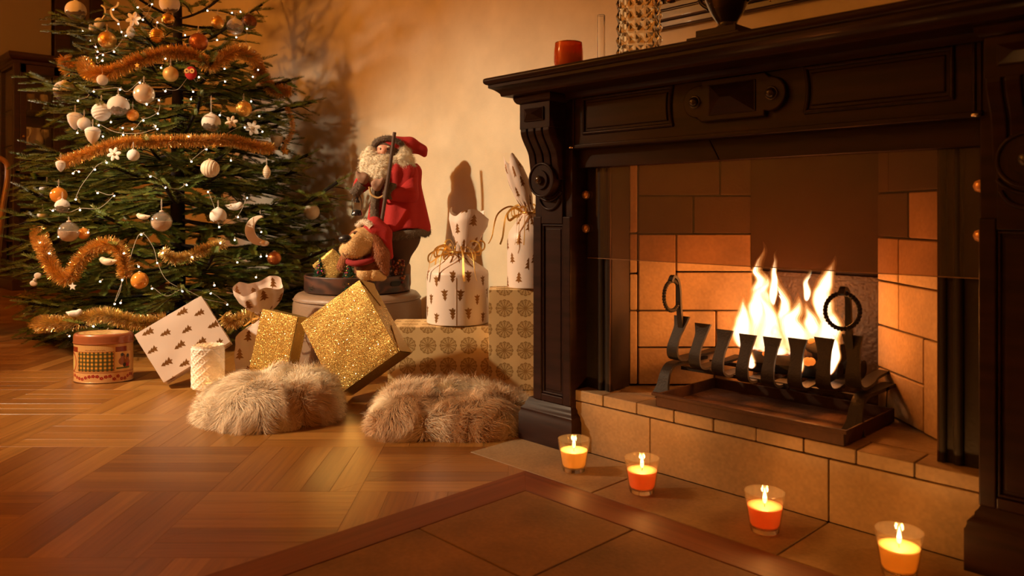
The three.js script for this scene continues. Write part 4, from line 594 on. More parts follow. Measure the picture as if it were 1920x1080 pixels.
// ---------------------------------------------------------------- pouf, wooden tray and what stands in it
const PD = 3.75, PL = -0.746, pouf = cam(PL, PD), PH = 0.327;
{
  const leather = phy({ color: lin(0.27, 0.165, 0.098), roughness: 0.40, clearcoat: 0.15, clearcoatRoughness: 0.4, bumpMap: stoneBump, bumpScale: 0.0006 });
  const t = thing('pouf', 'round brown leather pouf under the wooden tray', 'pouf', pouf, YAW);
  part(t, 'leather_body', lathe([[0, 0.0], [0.285, 0.0], [0.298, 0.010], [0.306, 0.06], [0.308, 0.18], [0.304, 0.272], [0.297, 0.290], [0.300, 0.296], [0.296, 0.306], [0.284, 0.318], [0.262, 0.325], [0, PH]], 72), leather);
  part(t, 'piping', new THREE.TorusGeometry(0.301, 0.0035, 8, 80).rotateX(Math.PI / 2).translate(0, 0.293, 0), leather);
}
{
  const ringTex = tex(512, 128, (u, v) => { const q = fbm(u * 8, v * 5, 8, 5, 3), w = 0.5 + 0.5 * Math.sin((v * 9 + 5 * q) * 6.283), g = 0.55 + 0.45 * w; return [g, g * 0.95, g * 0.9]; });
  const wood = std({ color: lin(0.095, 0.036, 0.018), map: ringTex, roughness: 0.45 });
  const t = thing('wooden_tray', 'round dark wooden tray with a handle slot, set on the leather pouf', 'tray', new V3(pouf.x, PH + 0.001, pouf.z), YAW);
  part(t, 'band', lathe([[0.240, 0.006], [0.244, 0.0], [0.250, 0.002], [0.252, 0.006], [0.252, 0.074], [0.249, 0.080], [0.244, 0.080], [0.240, 0.076], [0.240, 0.006]], 80), wood);
  part(t, 'base', new THREE.CylinderGeometry(0.241, 0.241, 0.008, 64).translate(0, 0.006, 0), wood);
  part(t, 'handle_slot', extrude((() => { const s = new THREE.Shape(); s.moveTo(-0.02, -0.012); s.lineTo(0.02, -0.012); s.absarc(0.02, 0, 0.012, -Math.PI / 2, Math.PI / 2); s.lineTo(-0.02, 0.012); s.absarc(-0.02, 0, 0.012, Math.PI / 2, Math.PI * 1.5); return s; })(), 0.006, 0.001).translate(0, 0.045, 0.2475).rotateY(0.95), mat(0.006, 0.004, 0.003, 0.7));
}
const TY = PH + 0.012, inTray = (lat, d) => cam(PL + lat, PD + d, TY);
const redCloth = std({ color: lin(0.42, 0.018, 0.016), roughness: 0.9, bumpMap: stoneBump, bumpScale: 0.001 }), taupeFur = std({ color: lin(0.16, 0.11, 0.075), roughness: 0.95, bumpMap: stoneBump, bumpScale: 0.004 }), darkBrown = mat(0.10, 0.05, 0.03, 0.9), leatherTan = mat(0.26, 0.14, 0.085, 0.8);
{ // Father Christmas doll, turned towards the tree; local +x is his right side of the picture, +z the camera
  const at = inTray(0.182, 0.005), t = thing('santa_doll', 'standing Father Christmas doll in a red coat with a long curly white beard', 'doll', at, YAW);
  const Y = (v, d = 3.755) => EYE - (v - 400) / 1453 * d - TY, X = (u, d = 3.755) => (u - 960) / 1453 * d - (PL + 0.182);
  const bodyF = smin(0.018, cap([X(745), 0.0, 0.0], [X(745), Y(445), 0], 0.046, 0.066), cap([X(748), Y(440), 0], [X(742), Y(330), 0], 0.105, 0.070), cap([X(740), Y(335), 0], [X(730), Y(290), 0.01], 0.06, 0.052), ell([X(728), Y(283), 0.012], [0.050, 0.056, 0.050]));
  part(t, 'body', field(bodyF, [-0.16, 0, -0.16], [0.2, 0.72, 0.16], 0.011), darkBrown);
  for (const s of [-1, 1]) part(t, 'boot', field(smin(0.012, cap([X(745) + s * 0.033, 0.022, 0.0], [X(745) + s * 0.033, 0.10, 0], 0.03, 0.032), cap([X(745) + s * 0.033 - 0.01, 0.02, 0.01], [X(745) + s * 0.033 - 0.035, 0.02, 0.055], 0.026, 0.022)), [-0.13, -0.01, -0.1], [0.2, 0.16, 0.12], 0.008), leatherTan);
  // coat: swept back on the right, open at the front
  const coat = (() => { const n = 64, m = 30, pos = [], idx = [], uv = []; for (let j = 0; j <= m; j++) { const k = j / m, y = lerp(Y(440), Y(310), k), cx = lerp(X(751), X(744), k), r = lerp(0.128, 0.070, Math.pow(k, 0.75)), rz = lerp(0.10, 0.06, k); for (let i = 0; i <= n; i++) { const th = lerp(-2.0, 4.0, i / n) * 1 + 0.2, f = 1 + 0.05 * Math.sin(th * 7 + 1) * (1 - k); pos.push(cx + r * f * Math.cos(th - 1.0), y - 0.02 * (1 - k) * Math.sin(th - 1.0), rz * f * -Math.sin(th - 1.0)); uv.push(i / n * 0.6, k * 0.4); } } for (let j = 0; j < m; j++) for (let i = 0; i < n; i++) { const a = j * (n + 1) + i, b = a + n + 1; idx.push(a, b, a + 1, b, b + 1, a + 1); } const g = new THREE.BufferGeometry(); g.setAttribute('position', new THREE.Float32BufferAttribute(pos, 3)); g.setAttribute('uv', new THREE.Float32BufferAttribute(uv, 2)); g.setIndex(idx); g.computeVertexNormals(); return g; })();
  void coat;
  const coatF = smin(0.02, cap([X(753), Y(428), -0.005], [X(745), Y(330), 0], 0.125, 0.080), cap([X(768), Y(425), -0.005], [X(762), Y(345), 0], 0.095, 0.055), cap([X(724), Y(420), 0.01], [X(726), Y(340), 0.01], 0.085, 0.055), ell([X(748), Y(320), 0], [0.09, 0.045, 0.07]));
  const coatG = field((x, y, z) => Math.max(coatF(x, y, z) + 0.004 * Math.sin(Math.atan2(z, x) * 9 + y * 8), Y(436) - 0.14 * (x - 0.02) * -0.25 - y + 0.02 * Math.sin(x * 20)), [-0.18, 0.1, -0.17], [0.2, 0.62, 0.17], 0.0085);
  part(t, 'coat', coatG, redCloth);
  const hem = []; for (let i = 0; i < 26; i++) { const a = i / 26 * 6.283; hem.push(new V3(X(751) + 0.128 * Math.cos(a), Y(438) + 0.004 * Math.sin(a * 3) + 0.03 * (Math.cos(a) > 0 ? Math.cos(a) * 0.3 : 0) - 0.018 * Math.max(0, -Math.cos(a)), 0.112 * Math.sin(a))); }
  const hemG = new THREE.TubeGeometry(new THREE.CatmullRomCurve3(hem, true), 90, 0.020, 12, true); part(t, 'fur_hem', hemG, taupeFur);
  furOn(t, hemG, 2200, 0.014, 0.0018, () => tone([0.11, 0.075, 0.05], [0.26, 0.19, 0.13], rnd()), () => new V3(0, -0.6, 0), 0.5, 5, 'hem_fur');
  const trimG = tube([[X(712), Y(425), 0.10], [X(709), Y(395), 0.100], [X(711), Y(365), 0.092], [X(717), Y(345), 0.08]], 0.021, 20, 10); part(t, 'fur_trim', trimG, taupeFur);
  furOn(t, trimG, 1100, 0.012, 0.0018, () => tone([0.12, 0.08, 0.055], [0.30, 0.22, 0.15], rnd()), () => new V3(0, -0.5, 0.1), 0.5, 6, 'trim_fur');
  // sleeves, cuffs and mittens
  const sleeve = (a, b, c, r) => field(smin(0.012, cap(a, b, r, r * 0.9), cap(b, c, r * 0.9, r * 0.72)), [-0.2, 0.2, -0.16], [0.22, 0.62, 0.24], 0.009);
  part(t, 'sleeve', sleeve([X(770), Y(325), 0.02], [X(771), Y(366), 0.07], [X(744), Y(366), 0.125], 0.042), redCloth);
  part(t, 'sleeve', sleeve([X(707), Y(328), 0.02], [X(684), Y(345), 0.06], [X(676), Y(358), 0.085], 0.034), redCloth);
  const cuff = (a, b, r, s) => { const g = tube([a, new V3(...a).lerp(new V3(...b), 0.5), b], r, 8, 12); part(t, 'fur_cuff', g, taupeFur); furOn(t, g, 500, 0.011, 0.0018, () => tone([0.12, 0.08, 0.055], [0.30, 0.22, 0.15], rnd()), () => new V3(0, -0.4, 0.1), 0.5, s, 'cuff_fur'); };
  cuff([X(741), Y(345), 0.128], [X(735), Y(374), 0.135], 0.026, 7); cuff([X(686), Y(346), 0.095], [X(670), Y(366), 0.09], 0.026, 8);
  const mitten = (c, s) => field(smin(0.006, ell(c, [0.024, 0.028, 0.021]), cap([c[0] + s * 0.016, c[1] + 0.004, c[2] + 0.012], [c[0] + s * 0.026, c[1] + 0.024, c[2] + 0.012], 0.010, 0.008), cap([c[0] - s * 0.004, c[1] - 0.01, c[2]], [c[0] - s * 0.014, c[1] + 0.004, c[2] + 0.014], 0.014, 0.012)), [c[0] - 0.05, c[1] - 0.05, c[2] - 0.05], [c[0] + 0.05, c[1] + 0.05, c[2] + 0.05], 0.0035);
  part(t, 'mitten', mitten([X(689), Y(336), 0.105], -1), leatherTan); part(t, 'mitten', mitten([X(716), Y(348), 0.125], 1), mat(0.34, 0.19, 0.13, 0.85));
  // face, beard and hat
  const hx = X(727), hy = Y(284);
  const faceF = smin(0.006, ell([hx, hy, 0.02], [0.046, 0.050, 0.048]), ell([hx - 0.008, hy - 0.004, 0.068], [0.011, 0.011, 0.012]), ell([hx - 0.028, hy - 0.010, 0.050], [0.014, 0.012, 0.012]), ell([hx + 0.018, hy - 0.010, 0.054], [0.014, 0.012, 0.012]), ell([hx - 0.006, hy + 0.016, 0.054], [0.026, 0.007, 0.012]));
  part(t, 'face', field(faceF, [hx - 0.07, hy - 0.07, -0.05], [hx + 0.07, hy + 0.07, 0.1], 0.0035), mat(0.62, 0.27, 0.17, 0.6));
  for (const s of [-1, 1]) part(t, 'eye', ball(0.0045, hx - 0.006 + s * 0.016, hy + 0.006, 0.0715), mat(0.01, 0.008, 0.008, 0.15)); for (const s of [-1, 1]) part(t, 'eyebrow', ball(0.007, hx - 0.006 + s * 0.016, hy + 0.0165, 0.0665, 1.7, 0.7, 0.7), mat(0.85, 0.76, 0.6, 0.9));
  part(t, 'mouth', ball(0.006, hx - 0.008, hy - 0.020, 0.064, 1.5, 0.5, 0.6), mat(0.35, 0.05, 0.04, 0.5));
  const beardF = smin(0.014, cap([X(722), Y(313), 0.056], [X(716), Y(333), 0.082], 0.042, 0.036), cap([X(700), Y(308), 0.042], [X(700), Y(326), 0.062], 0.040, 0.034), cap([X(753), Y(306), 0.036], [X(748), Y(326), 0.055], 0.034, 0.026), cap([X(758), Y(282), 0.012], [X(766), Y(312), 0.03], 0.032, 0.032), cap([X(698), Y(286), 0.03], [X(690), Y(316), 0.05], 0.030, 0.030), ell([X(726), Y(300), 0.058], [0.034, 0.012, 0.020]));
  const beardG = field(beardF, [-0.16, 0.38, -0.08], [0.16, 0.72, 0.16], 0.008); part(t, 'beard', beardG, mat(0.82, 0.72, 0.55, 0.9));
  furOn(t, beardG, 9000, 0.022, 0.0016, () => tone([0.95, 0.88, 0.70], [0.70, 0.56, 0.38], rnd()), (P) => { const w = fbm(P.x * 40 + 50, P.y * 40 + 50, 256, 256, 2) * 16; return new V3(Math.cos(w), -0.5 + Math.sin(w), 0.2); }, 0.6, 9, 'beard_curls');
  const brimG = tube([[X(704), Y(274), 0.030], [X(714), Y(265), 0.052], [X(733), Y(262), 0.056], [X(752), Y(270), 0.042], [X(760), Y(281), 0.0], [X(745), Y(275), -0.04], [X(718), Y(273), -0.035]], 0.014, 50, 10, true); part(t, 'hat_brim', brimG, taupeFur);
  furOn(t, brimG, 1500, 0.012, 0.0017, () => tone([0.10, 0.07, 0.05], [0.26, 0.19, 0.13], rnd()), () => new V3(0.2, 0.2, 0), 0.5, 10, 'brim_fur');
  part(t, 'hat', field(smin(0.012, ell([X(733), Y(274), 0.01], [0.055, 0.036, 0.052]), cap([X(740), Y(272), 0.0], [X(768), Y(272), -0.01], 0.040, 0.034), cap([X(768), Y(272), -0.01], [X(792), Y(280), -0.02], 0.032, 0.018), cap([X(790), Y(281), -0.02], [X(795), Y(290), -0.02], 0.017, 0.009)), [-0.12, 0.5, -0.09], [0.22, 0.74, 0.1], 0.008), redCloth);
  part(t, 'rope', tube([[X(701), Y(352), 0.125], [X(706), Y(366), 0.13], [X(718), Y(372), 0.135], [X(732), Y(366), 0.14]], 0.005, 30, 7), mat(0.45, 0.27, 0.10, 0.9));
  // what he holds
  const wd = (u, v, z) => { const q = cam(PL + 0.182 + X(u), PD + 0.005 - z, 0); return [q.x, Y(v) + TY, q.z]; };
  single('walking_staff', tube([wd(748, 254, 0.14), wd(743, 300, 0.158), wd(733, 370, 0.162), wd(722, 440, 0.155)], 0.0085, 40, 8), mat(0.085, 0.045, 0.028, 0.8), 'long thin brown stick held upright by the Father Christmas doll', 'staff');
  const lp = wd(677, 385, 0.10), l = thing('toy_lantern', 'tiny black storm lantern hanging from the hand of the doll', 'lantern', [lp[0], lp[1] - 0.05, lp[2]], YAW);
  const black = phy({ color: lin(0.012, 0.012, 0.014), roughness: 0.2, clearcoat: 0.8 });
  part(l, 'base', lathe([[0, 0], [0.024, 0], [0.026, 0.006], [0.022, 0.024], [0.013, 0.028], [0, 0.029]], 24), black); part(l, 'cap', lathe([[0.016, 0.062], [0.013, 0.07], [0.008, 0.076], [0.008, 0.084], [0, 0.086]], 20), black);
  part(l, 'glass', lathe([[0.011, 0.028], [0.016, 0.04], [0.016, 0.052], [0.011, 0.064]], 20), clearGlass); part(l, 'handle', [tube([[-0.02, 0.02, 0], [-0.023, 0.06, 0], [-0.012, 0.098, 0], [0, 0.112, 0], [0.012, 0.098, 0], [0.023, 0.06, 0], [0.02, 0.02, 0]], 0.0018, 30, 6)], black);
}
{ // plush dog, muzzle to the left
  const D = 3.585, at = cam((684 - 960) / 1453 * D, D, TY), t = thing('plush_dog', 'plush dog with cream muzzle, long brown ears and red hat, sitting in the tray', 'stuffed toy', at, YAW);
  const X = (u) => (u - 684) / 1453 * D, Y = (v) => EYE - (v - 400) / 1453 * D - TY;
  const cream = [0.72, 0.46, 0.20], brown = [0.30, 0.095, 0.03];
  const fuzz = (name, g, c0, c1, n, len, s, down = -0.4) => { part(t, name, g, mat(...c0, 0.95)); furOn(t, g, n, len, 0.0017, () => tone(c0, c1, rnd()).multiplyScalar(rr(0.85, 1.2)), () => new V3(0, down, 0.1), 0.45, s, name + '_fur'); };
  fuzz('body', field(smin(0.015, ell([X(693), Y(508), -0.02], [0.072, 0.062, 0.065]), ell([X(700), Y(490), -0.02], [0.06, 0.06, 0.06])), [-0.09, -0.0, -0.12], [0.13, 0.24, 0.09], 0.009), brown, [0.42, 0.15, 0.05], 3000, 0.012, 21);
  const headF = smin(0.012, ell([X(690), Y(450), 0.01], [0.056, 0.062, 0.055]), ell([X(671), Y(467), 0.055], [0.046, 0.038, 0.040]), ell([X(655), Y(468), 0.06], [0.030, 0.026, 0.030]), cap([X(677), Y(440), 0.045], [X(668), Y(456), 0.075], 0.028, 0.03));
  fuzz('head', field(headF, [-0.13, 0.05, -0.06], [0.09, 0.34, 0.13], 0.007), cream, [0.86, 0.62, 0.34], 3600, 0.007, 22);
  part(t, 'mouth', tube([[X(651), Y(473), 0.092], [X(655), Y(478), 0.094], [X(661), Y(474), 0.097]], 0.002, 12, 6), mat(0.2, 0.06, 0.03, 0.8));
  part(t, 'nose', field(ell([X(655), Y(447), 0.088], [0.030, 0.021, 0.021]), [X(655) - 0.04, Y(447) - 0.04, 0.05], [X(655) + 0.04, Y(447) + 0.04, 0.13], 0.003), phy({ color: lin(0.012, 0.009, 0.009), roughness: 0.35, clearcoat: 0.3 }));
  for (const [u, v, z] of [[673, 437, 0.072], [688, 441, 0.062]]) { part(t, 'eye_patch', ball(0.016, X(u), Y(v), z - 0.008, 1.1, 0.8, 0.7), mat(0.16, 0.055, 0.025, 0.95)); part(t, 'eye', ball(0.005, X(u) - 0.004, Y(v), z + 0.004), mat(0.01, 0.006, 0.005, 0.1)); }
  fuzz('ear', field(smin(0.01, cap([X(702), Y(440), 0.025], [X(716), Y(478), 0.03], 0.026, 0.036), cap([X(716), Y(478), 0.03], [X(722), Y(508), 0.028], 0.036, 0.024)), [-0.02, -0.0, -0.05], [0.16, 0.32, 0.1], 0.008), brown, [0.46, 0.17, 0.06], 3000, 0.014, 23, -0.9);
  fuzz('ear', field(cap([X(662), Y(440), -0.03], [X(640), Y(500), -0.02], 0.020, 0.026), [-0.15, 0.0, -0.09], [0.0, 0.32, 0.05], 0.008), brown, [0.40, 0.15, 0.05], 1500, 0.012, 24, -0.9);
  fuzz('paw', field(smin(0.008, ell([X(689), Y(509), 0.07], [0.034, 0.032, 0.034]), cap([X(705), Y(508), 0.045], [X(692), Y(509), 0.065], 0.03, 0.03)), [-0.05, -0.02, -0.0], [0.11, 0.09, 0.13], 0.006), cream, [0.86, 0.62, 0.34], 1200, 0.006, 25);
  fuzz('paw', field(smin(0.008, cap([X(718), Y(517), 0.03], [X(705), Y(514), 0.072], 0.022, 0.024)), [-0.05, -0.03, -0.03], [0.13, 0.09, 0.13], 0.006), cream, [0.80, 0.56, 0.30], 900, 0.006, 26);
  part(t, 'scarf', tube([[X(658), Y(490), 0.05], [X(675), Y(492), 0.075], [X(697), Y(487), 0.065], [X(710), Y(478), 0.03], [X(700), Y(478), -0.04], [X(668), Y(484), -0.03]], 0.015, 50, 10, true), std({ color: lin(0.26, 0.012, 0.012), roughness: 0.9 }));
  part(t, 'hat', field(smin(0.01, ell([X(699), Y(432), 0.004], [0.050, 0.046, 0.050]), cap([X(702), Y(420), 0.0], [X(720), Y(438), 0.0], 0.034, 0.032), cap([X(720), Y(438), 0.0], [X(731), Y(480), 0.01], 0.032, 0.018)), [-0.05, 0.08, -0.08], [0.14, 0.37, 0.07], 0.007), redCloth);
  const hb = tube([[X(672), Y(427), 0.03], [X(680), Y(418), 0.02], [X(693), Y(419), 0.04], [X(700), Y(426), 0.045]], 0.013, 20, 10); fuzz('hat_fur', hb, [0.80, 0.66, 0.52], [0.9, 0.8, 0.68], 700, 0.012, 27, 0.2);
}
// two little decorated trees, berries, a nut and a gold parcel in the tray
function miniTree(u, v, d, h, label, s) {
  const p = cam((u - 960) / 1453 * d, d, TY), t = thing('miniature_tree', label, 'miniature tree', p, YAW); seed(s);
  part(t, 'cone', lathe([[0, 0.002], [h * 0.26, 0.004], [h * 0.25, 0.012], [h * 0.12, h * 0.55], [0.004, h * 0.97], [0, h]], 20), mat(0.012, 0.04, 0.018, 0.9));
  const m = [], c = []; for (let i = 0; i < 700; i++) { const k = Math.sqrt(rnd()), a = rr(0, 6.283), r = h * 0.26 * k, y = h * (1 - k) + 0.004; const q = new THREE.Matrix4().makeRotationFromEuler(new THREE.Euler(rr(1.0, 1.9), a, 0, 'YXZ')); q.setPosition(r * Math.sin(a), y, r * Math.cos(a)); m.push(q); c.push(tone([0.01, 0.07, 0.03], [0.03, 0.14, 0.05], rnd())); }
  stuff(t, 'tinsel_needles', new THREE.CylinderGeometry(0.0003, 0.0009, 0.014, 3).translate(0, 0.006, 0), std({ roughness: 0.4 }), m, c);
  const sp = []; for (let i = 0; i <= 60; i++) { const k = i / 60, a = k * 15, r = h * 0.275 * (1 - k * 0.92) + 0.002; sp.push([r * Math.sin(a), h * 0.95 * k + 0.008, r * Math.cos(a)]); } part(t, 'gold_cord', tube(sp, 0.0013, 140, 5), goldFoil);
  const cs = [[0.6, 0.02, 0.03], [0.75, 0.45, 0.1], [0.6, 0.05, 0.25]].map((x) => std({ color: lin(...x), roughness: 0.2, metalness: 0.5 })); for (let i = 0; i < 14; i++) { const k = rr(0.1, 0.9), a = rr(-2, 2), r = h * 0.27 * (1 - k); part(t, 'bead', ball(0.0045, r * Math.sin(a), h * k, r * Math.cos(a), 1, 1, 1, 10, 8), cs[i % 3]); }
}
miniTree(600, 505, 3.60, 0.155, 'leftmost of two tiny glittering green trees in the wooden tray', 61);
miniTree(655, 508, 3.53, 0.150, 'tiny glittering green tree in the tray, right beside the plush dog', 62);
single('round_nut', field((x, y, z) => Math.hypot(x, y * 1.05, z) - 0.031 - 0.001 * Math.sin(x * 500) * Math.sin(y * 420), [-0.04, -0.04, -0.04], [0.04, 0.04, 0.04], 0.002), mat(0.6, 0.34, 0.13, 0.6), 'pale round nut lying between the two tiny trees in the tray', 'nut', cam((630 - 960) / 1453 * 3.555, 3.555, TY + 0.031));
{
  const t = thing('berry_sprig', 'clump of copper red berries on twigs behind the ear of the plush dog', 'berries', cam((741 - 960) / 1453 * 3.655, 3.655, TY), YAW); seed(64);
  const bm = [[0.36, 0.09, 0.03], [0.20, 0.03, 0.015], [0.46, 0.17, 0.06]].map((c) => std({ color: lin(...c), roughness: 0.35, metalness: 0.35 })), bg = new THREE.SphereGeometry(0.0065, 10, 8);
  for (let i = 0; i < 7; i++) part(t, 'twig', tube([[rr(-0.015, 0.015), 0.0, rr(-0.01, 0.01)], [rr(-0.025, 0.03), 0.05, rr(-0.02, 0.02)], [rr(-0.045, 0.05), rr(0.06, 0.13), rr(-0.03, 0.03)]], 0.0018, 10, 5), darkBrown);
  for (let i = 0; i < 85; i++) { const b = part(t, 'berry', bg, bm[i % 3]); b.position.set(rr(-0.045, 0.045), 0.006 + rnd() * 0.135, rr(-0.03, 0.03)); }
}
{
  const t = thing('gold_parcel', 'pale gold wrapped parcel peeping up behind the plush dog in the tray', 'present', cam((622 - 960) / 1453 * 3.80, 3.80, TY), YAW);
  part(t, 'wrapping', wrapped(0.13, 0.13, 0.06).rotateZ(0.72).rotateX(-0.2).translate(0, 0.096, 0), goldGlitter); part(t, 'tag', box(-0.012, 0.012, 0.03, 0.05, 0.062, 0.0635, 0), brass);
}
// ---------------------------------------------------------------- on the mantel shelf and above it
const MY = 1.111;
{
  const t = thing('candle_glass', 'squat orange glass candle holder at the left end of the mantel shelf', 'candle holder', [-1.507, MY, -1.69]);
  const og = phy({ color: lin(1.0, 0.27, 0.07), roughness: 0.12, transmission: 0.5, thickness: 0, clearcoat: 0.6 });
  part(t, 'glass', lathe([[0, 0.001], [0.030, 0.001], [0.038, 0.008], [0.0425, 0.03], [0.042, 0.06], [0.0395, 0.084], [0.0375, 0.084], [0.040, 0.06], [0.0405, 0.03], [0.036, 0.010], [0, 0.006]], 40), og);
  part(t, 'wax', lathe([[0, 0.007], [0.036, 0.010], [0.040, 0.03], [0.039, 0.05], [0, 0.049]], 32), mat(0.95, 0.30, 0.10, 0.6)); part(t, 'rim', new THREE.TorusGeometry(0.0386, 0.0014, 8, 40).rotateX(Math.PI / 2).translate(0, 0.0845, 0), brass);
}
single('glass_tube', lathe([[0, 0.003], [0.011, 0.003], [0.0115, 0.006], [0.0115, 0.142], [0.0105, 0.144], [0.0095, 0.142], [0.0095, 0.008], [0, 0.007]], 28), solidGlass, 'slim clear glass tube standing left of the cut glass vase', 'vase', [-1.385, MY, -1.69]);
{
  const t = thing('cut_glass_vase', 'tall cut glass vase with rows of pyramid studs on the mantel shelf', 'vase', [-1.262, MY, -1.70]); const gl = phy({ color: lin(0.97, 0.92, 0.80), roughness: 0.03, transmission: 1, thickness: 0.01, ior: 1.27 });
  const R = 0.056, n = 13, hs = 0.033, pos = [], rows = 8; const P = (i, y, r) => [r * Math.sin(i / n * 6.28318), y, r * Math.cos(i / n * 6.28318)];
  for (let j = 0; j < rows; j++) for (let i = 0; i < n; i++) { const y0 = 0.004 + j * hs, y1 = y0 + hs, a = P(i, y0, R), b = P(i + 1, y0, R), c = P(i + 1, y1, R), d = P(i, y1, R), e = P(i + 0.5, (y0 + y1) / 2, R + 0.0065); pos.push(...a, ...b, ...e, ...b, ...c, ...e, ...c, ...d, ...e, ...d, ...a, ...e); }
  { const top = 0.004 + rows * hs, r2 = 0.047; for (let i = 0; i < n; i++) { const a = P(i, top, R), b = P(i + 1, top, R), c = P(i + 1, top, r2), d = P(i, top, r2), e = P(i, 0.02, r2), f = P(i + 1, 0.02, r2), g = P(i, 0.004, R), h = P(i + 1, 0.004, R); pos.push(...a, ...b, ...c, ...a, ...c, ...d, ...d, ...c, ...f, ...d, ...f, ...e, ...e, ...f, 0, 0.02, 0, ...h, ...g, 0, 0.004, 0); } part(t, 'studded_wall', geoFrom(pos), gl); } part(t, 'foot', lathe([[0, 0.0005], [0.054, 0.0005], [0.055, 0.002], [0.054, 0.0035], [0, 0.0035]], 32), clearGlass);
}
{
  const t = thing('dark_urn', 'dark two-handled urn on a stepped square foot on the mantel shelf', 'urn', [-1.055, MY, -1.80]), um = phy({ color: lin(0.022, 0.014, 0.012), roughness: 0.25, clearcoat: 0.6 });
  part(t, 'foot', [box(-0.075, 0.075, 0.0, 0.042, -0.075, 0.075, 0.002), box(-0.058, 0.058, 0.042, 0.062, -0.058, 0.058, 0.002)], ebony);
  part(t, 'bowl', lathe([[0, 0.062], [0.034, 0.062], [0.032, 0.070], [0.024, 0.076], [0.026, 0.084], [0.040, 0.105], [0.056, 0.14], [0.062, 0.18], [0.056, 0.22], [0.046, 0.24], [0.055, 0.25], [0.05, 0.25], [0.04, 0.24], [0, 0.235]], 36), um);
  for (const s of [-1, 1]) part(t, 'handle', tube([[s * 0.055, 0.13, 0], [s * 0.078, 0.15, 0], [s * 0.088, 0.19, 0], [s * 0.074, 0.225, 0], [s * 0.05, 0.225, 0]], 0.006, 24, 8), um);
  const string = (name, label, pts, bell) => { const q = thing(name, label, 'bead string', [t.position.x + pts[0][0], MY + pts[0][1], t.position.z + pts[0][2]]); const c = new THREE.CatmullRomCurve3(pts.map((p) => new V3(p[0] - pts[0][0], p[1] - pts[0][1], p[2] - pts[0][2]))), n = Math.round(c.getLength() / 0.0058), bg = new THREE.SphereGeometry(0.0028, 8, 6); for (let i = 0; i <= n; i++) { const b = part(q, 'bead', bg, goldFoil); b.position.copy(c.getPointAt(i / n)); } if (bell) { const e = c.getPointAt(1); part(q, 'bell', lathe([[0.0, 0.0], [0.010, -0.004], [0.011, -0.016], [0.013, -0.022], [0.006, -0.024], [0, -0.022]], 20).translate(e.x, e.y, e.z), brass); } };
  string('gold_bead_string', 'short gold bead string with a bell hanging left of the dark urn', [[-0.045, 0.245, 0.03], [-0.085, 0.215, 0.05], [-0.112, 0.195, 0.055], [-0.128, 0.20, 0.055], [-0.135, 0.175, 0.055]], true);
  string('gold_bead_string', 'gold bead string dangling over the mantel shelf right of the dark urn', [[0.045, 0.245, 0.03], [0.11, 0.26, 0.05], [0.145, 0.24, 0.06], [0.150, 0.15, 0.06], [0.151, 0.10, 0.06]], false);
}
{
  const t = thing('picture_frame', 'large dark moulded picture frame on the wall above the mantel shelf', 'picture', [-1.2, 1.42, BACK]), fr = phy({ color: lin(0.075, 0.026, 0.012), map: ebonyTex, roughness: 0.35, clearcoat: 0.4 });
  const bar = (x0, x1, y0, y1) => { const v = y1 - y0 > x1 - x0; return v ? [box(x0, x1, y0, y1, 0.001, 0.03, 0.006, 3), box(x0 + 0.025, x1 - 0.025, y0, y1, 0.02, 0.045, 0.006, 3)] : [box(x0, x1, y0, y1, 0.001, 0.03, 0.006, 3), box(x0, x1, y0 + 0.025, y1 - 0.025, 0.02, 0.045, 0.008, 3), box(x0, x1, y1 - 0.02, y1 + 0.004, 0.01, 0.036, 0.004, 2)]; };
  part(t, 'frame_bar', bar(-0.66, 0.66, 0, 0.09), fr); part(t, 'frame_bar', bar(-0.66, 0.66, 0.76, 0.85), fr); part(t, 'frame_bar', bar(-0.66, -0.57, 0.09, 0.76), fr); part(t, 'frame_bar', bar(0.57, 0.66, 0.09, 0.76), fr);
  part(t, 'canvas', box(-0.58, 0.58, 0.08, 0.77, 0.004, 0.012, 0), mat(0.05, 0.035, 0.02, 0.7));
}
